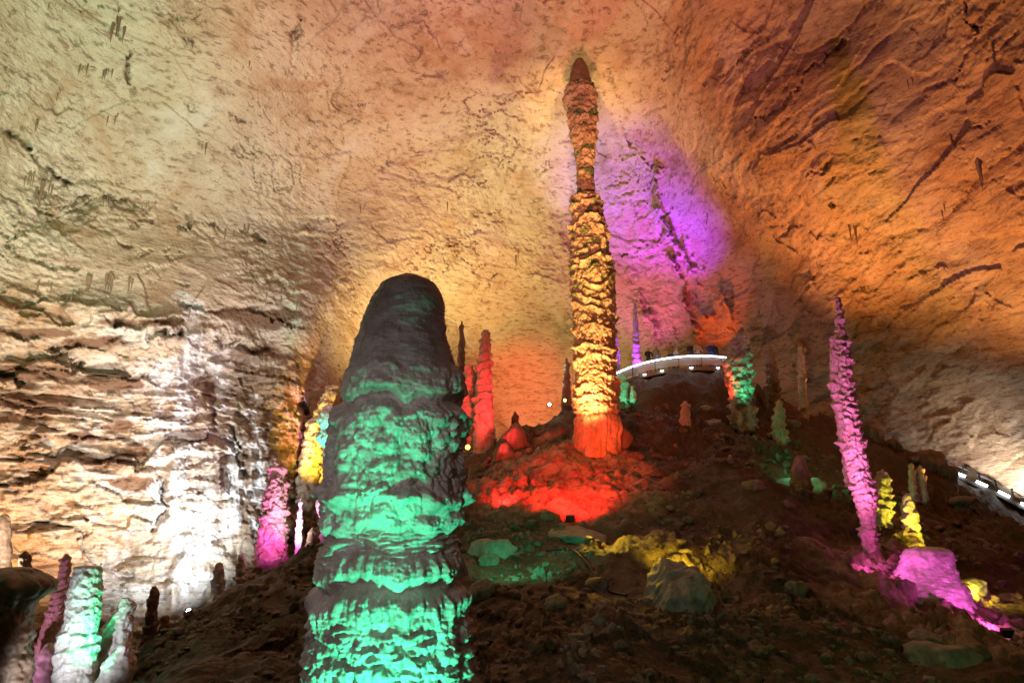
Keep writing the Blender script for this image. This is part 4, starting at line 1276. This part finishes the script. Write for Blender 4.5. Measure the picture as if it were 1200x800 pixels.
STM = [stalactite_mesh(300 + i) for i in range(6)]
clusters = [  # px, py, count, spread x, spread y, length px
    (45, 222, 4, 12, 8, 34), (28, 205, 4, 14, 6, 22), (62, 215, 3, 8, 5, 18), (48, 262, 2, 6, 4, 22),
    (108, 326, 3, 6, 3, 26), (128, 325, 4, 7, 3, 28), (152, 328, 2, 4, 3, 18), (58, 335, 5, 14, 5, 16), (88, 350, 3, 6, 3, 14),
    (95, 78, 5, 14, 3, 14), (125, 80, 4, 8, 4, 16), (140, 20, 5, 8, 14, 30), (60, 12, 5, 14, 8, 10), (225, 47, 2, 3, 3, 14), (290, 76, 6, 10, 3, 10),
    (238, 170, 2, 4, 3, 16), (65, 105, 3, 8, 6, 14), (105, 235, 7, 22, 4, 14), (170, 240, 5, 16, 4, 14), (280, 270, 7, 18, 4, 16), (205, 270, 3, 6, 3, 12),
    (42, 140, 3, 5, 4, 14), (132, 135, 3, 6, 4, 14), (285, 300, 2, 5, 3, 12), (320, 345, 4, 12, 4, 12), (345, 355, 4, 12, 4, 12), (215, 362, 5, 10, 3, 16),
    (1000, 270, 2, 6, 6, 22), (1115, 160, 2, 5, 6, 24), (1150, 190, 2, 6, 6, 30), (1170, 60, 2, 6, 6, 22), (1065, 95, 2, 4, 4, 18), (975, 240, 2, 5, 5, 16), (1110, 245, 2, 6, 6, 22), (830, 255, 2, 6, 6, 10), (605, 295, 2, 5, 5, 14), (523, 240, 2, 4, 5, 14), (425, 245, 2, 4, 5, 14), (640, 190, 2, 4, 4, 12),
]
for px_, py_, n_, sxp, syp, lp in clusters:
    for j in range(n_):
        p, n = shell_at(px_ + npr.uniform(-1, 1) * sxp, py_ + npr.uniform(-1, 1) * syp)
        k = fwd(p) / F
        L = lp * k * npr.uniform(0.45, 1.1) / 0.85
        qx, qy, _f = project(p[None])
        w_l = 1 if (qy[0] > np.interp(qx[0], [0, 100, 200, 300, 345], [322, 338, 356, 388, 420])) and qx[0] < 400 else (2 if qx[0] > np.interp(qy[0], [0, 100, 160, 250, 330], [795, 775, 760, 820, 880]) else 0)
        o = link('stalactite', STM[(px_ + j) % 6], SHELL[['cave_ceiling', 'wall_left', 'wall_right'][w_l]])
        o.location = Vector((p + n * 0.05 + np.array([0, 0, 0.15])).tolist())
        o.scale = (L * 0.07, L * 0.07, L)
        o.rotation_euler = (0, 0, npr.uniform(0, 6.28))

# ------------------------------------------------------------------ box / tube builders for the man-made things
class MB:
    def __init__(self):
        self.v, self.q, self.t = [], [], []

    def box(self, c, sx, sy, sz, rz=0.0, tilt=None):
        c = np.array(c, float)
        n = len(self.v)
        for dz in (-1, 1):
            for dx, dy in ((-1, -1), (1, -1), (1, 1), (-1, 1)):
                p = np.array([dx * sx / 2, dy * sy / 2, dz * sz / 2])
                if tilt is not None:
                    p = np.array(tilt @ Vector(p))
                else:
                    p = np.array([p[0] * math.cos(rz) - p[1] * math.sin(rz), p[0] * math.sin(rz) + p[1] * math.cos(rz), p[2]])
                self.v.append(c + p)
        for f in ((3, 2, 1, 0), (4, 5, 6, 7), (0, 1, 5, 4), (1, 2, 6, 5), (2, 3, 7, 6), (3, 0, 4, 7)):
            self.q.append([n + i for i in f])
        return self

    def tube(self, pts, r, seg=8):
        pts = np.array(pts, float)
        n = len(self.v)
        for i, p in enumerate(pts):
            d = pts[min(i + 1, len(pts) - 1)] - pts[max(i - 1, 0)]
            d /= np.linalg.norm(d)
            up = np.array([0, 0, 1.0]) if abs(d[2]) < 0.9 else np.array([1.0, 0, 0])
            a = np.cross(d, up)
            a /= np.linalg.norm(a)
            b_ = np.cross(a, d)
            for j in range(seg):
                t_ = 2 * math.pi * j / seg
                self.v.append(p + r * (a * math.cos(t_) + b_ * math.sin(t_)))
        for i in range(len(pts) - 1):
            for j in range(seg):
                j1 = (j + 1) % seg
                self.q.append([n + i * seg + j, n + i * seg + j1, n + (i + 1) * seg + j1, n + (i + 1) * seg + j])
        self.t += [[n, n + j, n + j + 1] for j in range(1, seg - 1)]
        m = n + (len(pts) - 1) * seg
        self.t += [[m, m + j + 1, m + j] for j in range(1, seg - 1)]
        return self

    def build(self, name, mat, parent=None, smooth=False, origin=(0, 0, 0)):
        me = mesh_np(name, np.array(self.v) - np.array(origin), self.q, smooth, mat, None, self.t)
        return link(name, me, parent)


# ------------------------------------------------------------------ viewing platform with its railing
rail_px = [(718, 438, 39.2), (740, 428, 38.4), (762, 422, 37.9), (788, 417.5, 37.6), (816, 415.5, 37.6), (842, 416.5, 38.0), (864, 420, 38.8)]
rp = np.array([at(*p) for p in rail_px])
deck_top = rp.copy()
deck_top[:, 2] -= 0.74
cen_pl = rp.mean(0)
pl_o = deck_top.mean(0)
plat = empty('viewing_platform', pl_o)
tag(plat, 'curved viewing platform with glowing white railing on top of the mound', 'platform')


def densify(pts, n):
    pts = np.asarray(pts)
    l = np.concatenate([[0], np.cumsum(np.linalg.norm(np.diff(pts, axis=0), axis=1))])
    s = np.linspace(0, l[-1], n)
    o = np.stack([np.interp(s, l, pts[:, i]) for i in range(3)], 1)
    for i in range(3):
        o[:, i] = np.where((s > 0) & (s < l[-1]), blur1(o[:, i], 2), o[:, i])
    return o


dp = densify(deck_top, 25)
dv, dq = [], []
for i, p in enumerate(dp):
    back = p + np.array([-(p[0] - cen_pl[0]) * 0.25, 4.0, 0])
    for q_ in (p + [0, -0.12, 0], p + [0, -0.12, -0.22], back + [0, 0, -0.22], back):
        dv.append(q_ - pl_o)
for i in range(len(dp) - 1):
    for j in range(4):
        dq.append([i * 4 + j, i * 4 + (j + 1) % 4, (i + 1) * 4 + (j + 1) % 4, (i + 1) * 4 + j])
dq += [[0, 3, 2, 1], [(len(dp) - 1) * 4 + j for j in range(4)]]
link('deck', mesh_np('deck', dv, dq, False, M_CONC), plat)
hr = densify(rp, 25)
MB().tube(hr, 0.035).build('handrail', M_STEEL, plat, True, pl_o)
MB().tube(hr + [0, -0.05, -0.07], 0.032).build('light_strip', M_LED, plat, True, pl_o)
for i in range(0, 25, 4):
    MB().tube([dp[i], hr[i]], 0.035).build('post', M_DARK, plat, True, pl_o)
M_PANEL = plain('railing_panel', (0.66, 0.69, 0.74), 0.35, 0.0)
for i in range(0, 24, 4):
    a_, b_ = dp[i:i + 5] + [0, -0.03, 0.14], hr[i:i + 5] + [0, -0.03, -0.17]
    v_, q_ = [], []
    for pa, pb in zip(a_, b_):
        for e in (pa, pb, pb + [0, 0.03, 0], pa + [0, 0.03, 0]):
            v_.append(e - pl_o)
    v_ = np.array(v_)
    for j in range(4):
        for m_ in range(4):
            q_.append([j * 4 + m_, j * 4 + (m_ + 1) % 4, j * 4 + 4 + (m_ + 1) % 4, j * 4 + 4 + m_])
    link('panel', mesh_np('panel', v_, q_, False, M_PANEL), plat)
for i in (2, 6, 9, 14, 19, 22):
    MB().box(dp[i] + [0, -0.15, -0.05], 0.16, 0.05, 0.04).build('edge_lamp', M_LED, plat, False, pl_o)
for i in (3, 12, 21):
    g = dp[i] + [0, 0.5, -0.22]
    MB().tube([g + [0, 0, -3.0], g], 0.10).build('support_post', M_CONC, plat, True, pl_o)

# ------------------------------------------------------------------ visitors on the platform
def person(label, x, y, z, face, shirt, trousers, hair, pose=0, height=1.68):
    S_ = height / 1.7
    J = [(0, 0, .92), (0, 0, 1.15), (0, 0, 1.38), (0, -.01, 1.47), (0, -.02, 1.56), (0, -.03, 1.66),          # pelvis..head
         (.10, 0, .86), (.11, -.02, .48), (.11, .01, .09), (.12, -.13, .04),
         (-.10, 0, .86), (-.11, -.01, .48), (-.11, .02, .09), (-.12, -.12, .04)]
    if pose == 0:      # hands on the railing
        arms = [(.19, 0, 1.38), (.24, -.08, 1.14), (.20, -.30, 1.06), (.18, -.38, 1.05), (-.19, 0, 1.38), (-.24, -.08, 1.14), (-.20, -.30, 1.06), (-.18, -.38, 1.05)]
    elif pose == 1:    # holding a phone up
        arms = [(.19, 0, 1.38), (.24, -.12, 1.18), (.12, -.30, 1.40), (.08, -.36, 1.46), (-.19, 0, 1.38), (-.24, -.12, 1.18), (-.12, -.30, 1.40), (-.08, -.36, 1.46)]
    else:              # arms down
        arms = [(.19, 0, 1.38), (.25, .02, 1.10), (.25, -.06, .86), (.25, -.08, .78), (-.19, 0, 1.38), (-.25, .02, 1.10), (-.25, -.05, .86), (-.25, -.08, .78)]
    J += arms
    E = [(0, 1), (1, 2), (2, 3), (3, 4), (4, 5), (0, 6), (6, 7), (7, 8), (8, 9), (0, 10), (10, 11), (11, 12), (12, 13),
         (2, 14), (14, 15), (15, 16), (16, 17), (2, 18), (18, 19), (19, 20), (20, 21)]
    rad = [.14, .13, .14, .055, .112, .10, .09, .06, .045, .04, .09, .06, .045, .04] + [.065, .048, .038, .04] * 2
    me = bpy.data.meshes.new('person')
    me.from_pydata([tuple(c * S_ for c in j) for j in J], E, [])
    me.update()
    o = link('person', me)
    md = o.modifiers.new('skin', 'SKIN')
    for i, sv in enumerate(me.skin_vertices[0].data):
        sv.radius = (rad[i] * S_, rad[i] * S_ * (0.72 if i < 3 else 1))
        sv.use_root = i == 0
    md.use_smooth_shade = True
    sb = o.modifiers.new('sub', 'SUBSURF')
    sb.levels = sb.render_levels = 2
    m, nt, b = nt_new('person_clothes')
    c = nd(nt, 'ShaderNodeTexCoord')
    sp_ = nd(nt, 'ShaderNodeSeparateXYZ')
    nt.links.new(c.outputs['Object'], sp_.inputs[0])
    z_ = sp_.outputs['Z']
    colr = mix(nt, ramp(nt, z_, .92 * S_, .94 * S_), trousers, shirt)
    colr = mix(nt, ramp(nt, z_, 1.46 * S_, 1.47 * S_), colr, (0.50, 0.31, 0.22))
    hm = nd(nt, 'ShaderNodeMath', operation='ADD')          # hair on the crown and the back of the head
    nt.links.new(z_, hm.inputs[0])
    nt.links.new(mul(nt, sp_.outputs['Y'], 0.9), hm.inputs[1])
    colr = mix(nt, ramp(nt, hm.outputs[0], 1.575 * S_, 1.60 * S_), colr, hair)
    nt.links.new(colr, b.inputs['Base Color'])
    b.inputs['Roughness'].default_value = 0.75
    me.materials.append(m)
    o.location = (x, y, z)
    o.rotation_euler = (0, 0, face)
    return tag(o, label, 'person', 'visitors on the viewing platform')


ppl = [
    (762, 0.45, 'person in dark clothes near the left end of the platform', (0.05, 0.05, 0.06), 0, 0.2),
    (772, 0.6, 'person in grey standing at the platform railing', (0.30, 0.30, 0.32), 2, -0.4),
    (788, 0.45, 'tall person in a tan top photographing from the platform', (0.42, 0.28, 0.16), 1, 0.1),
    (795, 0.7, 'person in a pale top behind the photographer on the platform', (0.62, 0.60, 0.56), 2, 0.5),
    (813, 0.5, 'person in dark clothes at the middle of the platform railing', (0.06, 0.06, 0.07), 0, 0.0),
    (820, 0.45, 'person in a white top leaning on the platform railing', (0.75, 0.75, 0.75), 0, 0.2),
    (836, 0.45, 'person in a blue top at the right part of the platform', (0.05, 0.12, 0.55), 0, -0.2),
    (842, 0.7, 'person in black beside the visitor in blue', (0.04, 0.04, 0.04), 2, 0.3),
]
for i, (px_, back, lab, shirt, pose, face) in enumerate(ppl):
    xw = np.interp(px_, [p[0] for p in rail_px], rp[:, 0])
    yw = np.interp(px_, [p[0] for p in rail_px], deck_top[:, 1]) + back
    zw = np.interp(px_, [p[0] for p in rail_px], deck_top[:, 2])
    person(lab, xw, yw, zw, face, shirt, (0.04, 0.04, 0.06), (0.02, 0.015, 0.012), pose, 1.80 if 'tall' in lab else 1.64 + 0.03 * (i % 4))

# ------------------------------------------------------------------ lit path along the right wall
walk_px = [(1112, 552, 35.6), (1130, 559, 35.2), (1148, 567, 34.9), (1166, 575, 34.6), (1184, 584, 34.2), (1204, 595, 33.9), (1230, 608, 33.5)]
wp = np.array([at(*p) for p in walk_px])
wp_o = wp.mean(0)
path = empty('walkway', wp_o)
tag(path, 'white lit walkway with a handrail along the foot of the right wall', 'walkway')
wd = densify(wp, 19)
dv, dq = [], []
for p in wd:
    for q_ in (p, p + [0, 0, -0.2], p + [0.5, 1.6, -0.2], p + [0.5, 1.6, 0]):
        dv.append(q_ - wp_o)
for i in range(len(wd) - 1):
    for j in range(4):
        dq.append([i * 4 + j, i * 4 + (j + 1) % 4, (i + 1) * 4 + (j + 1) % 4, (i + 1) * 4 + j])
dq += [[0, 3, 2, 1], [(len(wd) - 1) * 4 + j for j in range(4)]]
link('deck', mesh_np('deck', dv, dq, False, M_CONC), path)
rail = wd + [0.1, 0.2, 0.52]
MB().tube(rail, 0.035).build('handrail', M_STEEL, path, True, wp_o)
for i in (0, 3, 6, 9, 12, 15, 18):
    MB().tube([wd[i] + [0.1, 0.2, 0], rail[i] + [0, 0, 0.14]], 0.05).build('post', M_DARK, path, True, wp_o)
for i in (1, 5, 9, 13, 16):
    MB().tube(wd[i:i + 3] + [0, -0.04, 0.07], 0.06).build('light_strip', M_LED, path, True, wp_o)

# ------------------------------------------------------------------ floodlights one can see
def floodlight(label, pos, aim, color, strength, size=0.3):
    pos = np.array(pos, float)
    root = empty('floodlight', pos)
    tag(root, label, 'floodlight')
    d = (Vector(np.array(aim, float).tolist()) - Vector(pos.tolist())).normalized()
    rot = d.to_track_quat('Y', 'Z').to_matrix()
    fwv = np.array(d)
    MB().box(fwv * -0.02 * size, size, 0.45 * size, 0.75 * size, tilt=rot).build('housing', M_DARK, root)
    MB().tube([fwv * 0.20 * size, fwv * 0.26 * size], 0.30 * size, 14).build('lens', lens_material('lamp_lens', color, strength), root)
    MB().tube([(-0.6 * size, 0, 0), (-0.6 * size, 0, -0.7 * size), (0.6 * size, 0, -0.7 * size), (0.6 * size, 0, 0)], 0.05 * size, 6).build('bracket', M_DARK, root)
    return root


floodlight('glaring white floodlight on the left skyline of the mound', at(221, 716, 25.5), (-1, 6, 2.5), (0.95, 0.97, 1.0), 60, 0.26)
floodlight('small white floodlight in the dip left of the tall stalagmite', at(644, 474, 39.5), (0, 10, 6), (0.75, 1.0, 0.85), 30, 0.3)
floodlight('small yellow floodlight close to the tall stalagmite', at(662, 469, 39.0), (0, 12, 6), (1.0, 0.8, 0.1), 12, 0.3)
floodlight('yellow floodlight between foreground stalagmite and red columns', at(548, 524, 33.5), (0, 12, 4), (1.0, 0.75, 0.05), 10, 0.4)
floodlight('tiny pink white floodlight on the dark middle slope', at(897, 596, 24.2), (0, 5, 2), (1.0, 0.7, 1.0), 12, 0.18)
floodlight('magenta white floodlight on the ground at the right edge', at(1180, 741, 17.6), at(1110, 690, 20), (1.0, 0.6, 1.0), 20, 0.28)
floodlight('dark floodlight glowing red at the edge of the red mound', at(668, 607, 23.6), at(650, 550, 29), (1.0, 0.1, 0.08), 12, 0.32)

# ------------------------------------------------------------------ cable on the slope
cpts = []
for px_, py_, Y in [(640, 648, 20.6), (655, 655, 20.0), (672, 665, 19.0), (688, 675, 18.2), (702, 688, 17.2), (715, 697, 16.8), (735, 703, 16.4)]:
    p = at(px_, py_, Y)
    cpts.append((p[0], p[1], ground_z(p[0], p[1]) + 0.04))
cd = densify(np.array(cpts), 30)
tag(MB().tube(cd, 0.035, 6).build('power_cable', M_DARK, None, True), 'black power cable running down the slope to the ribbed boulder', 'cable')
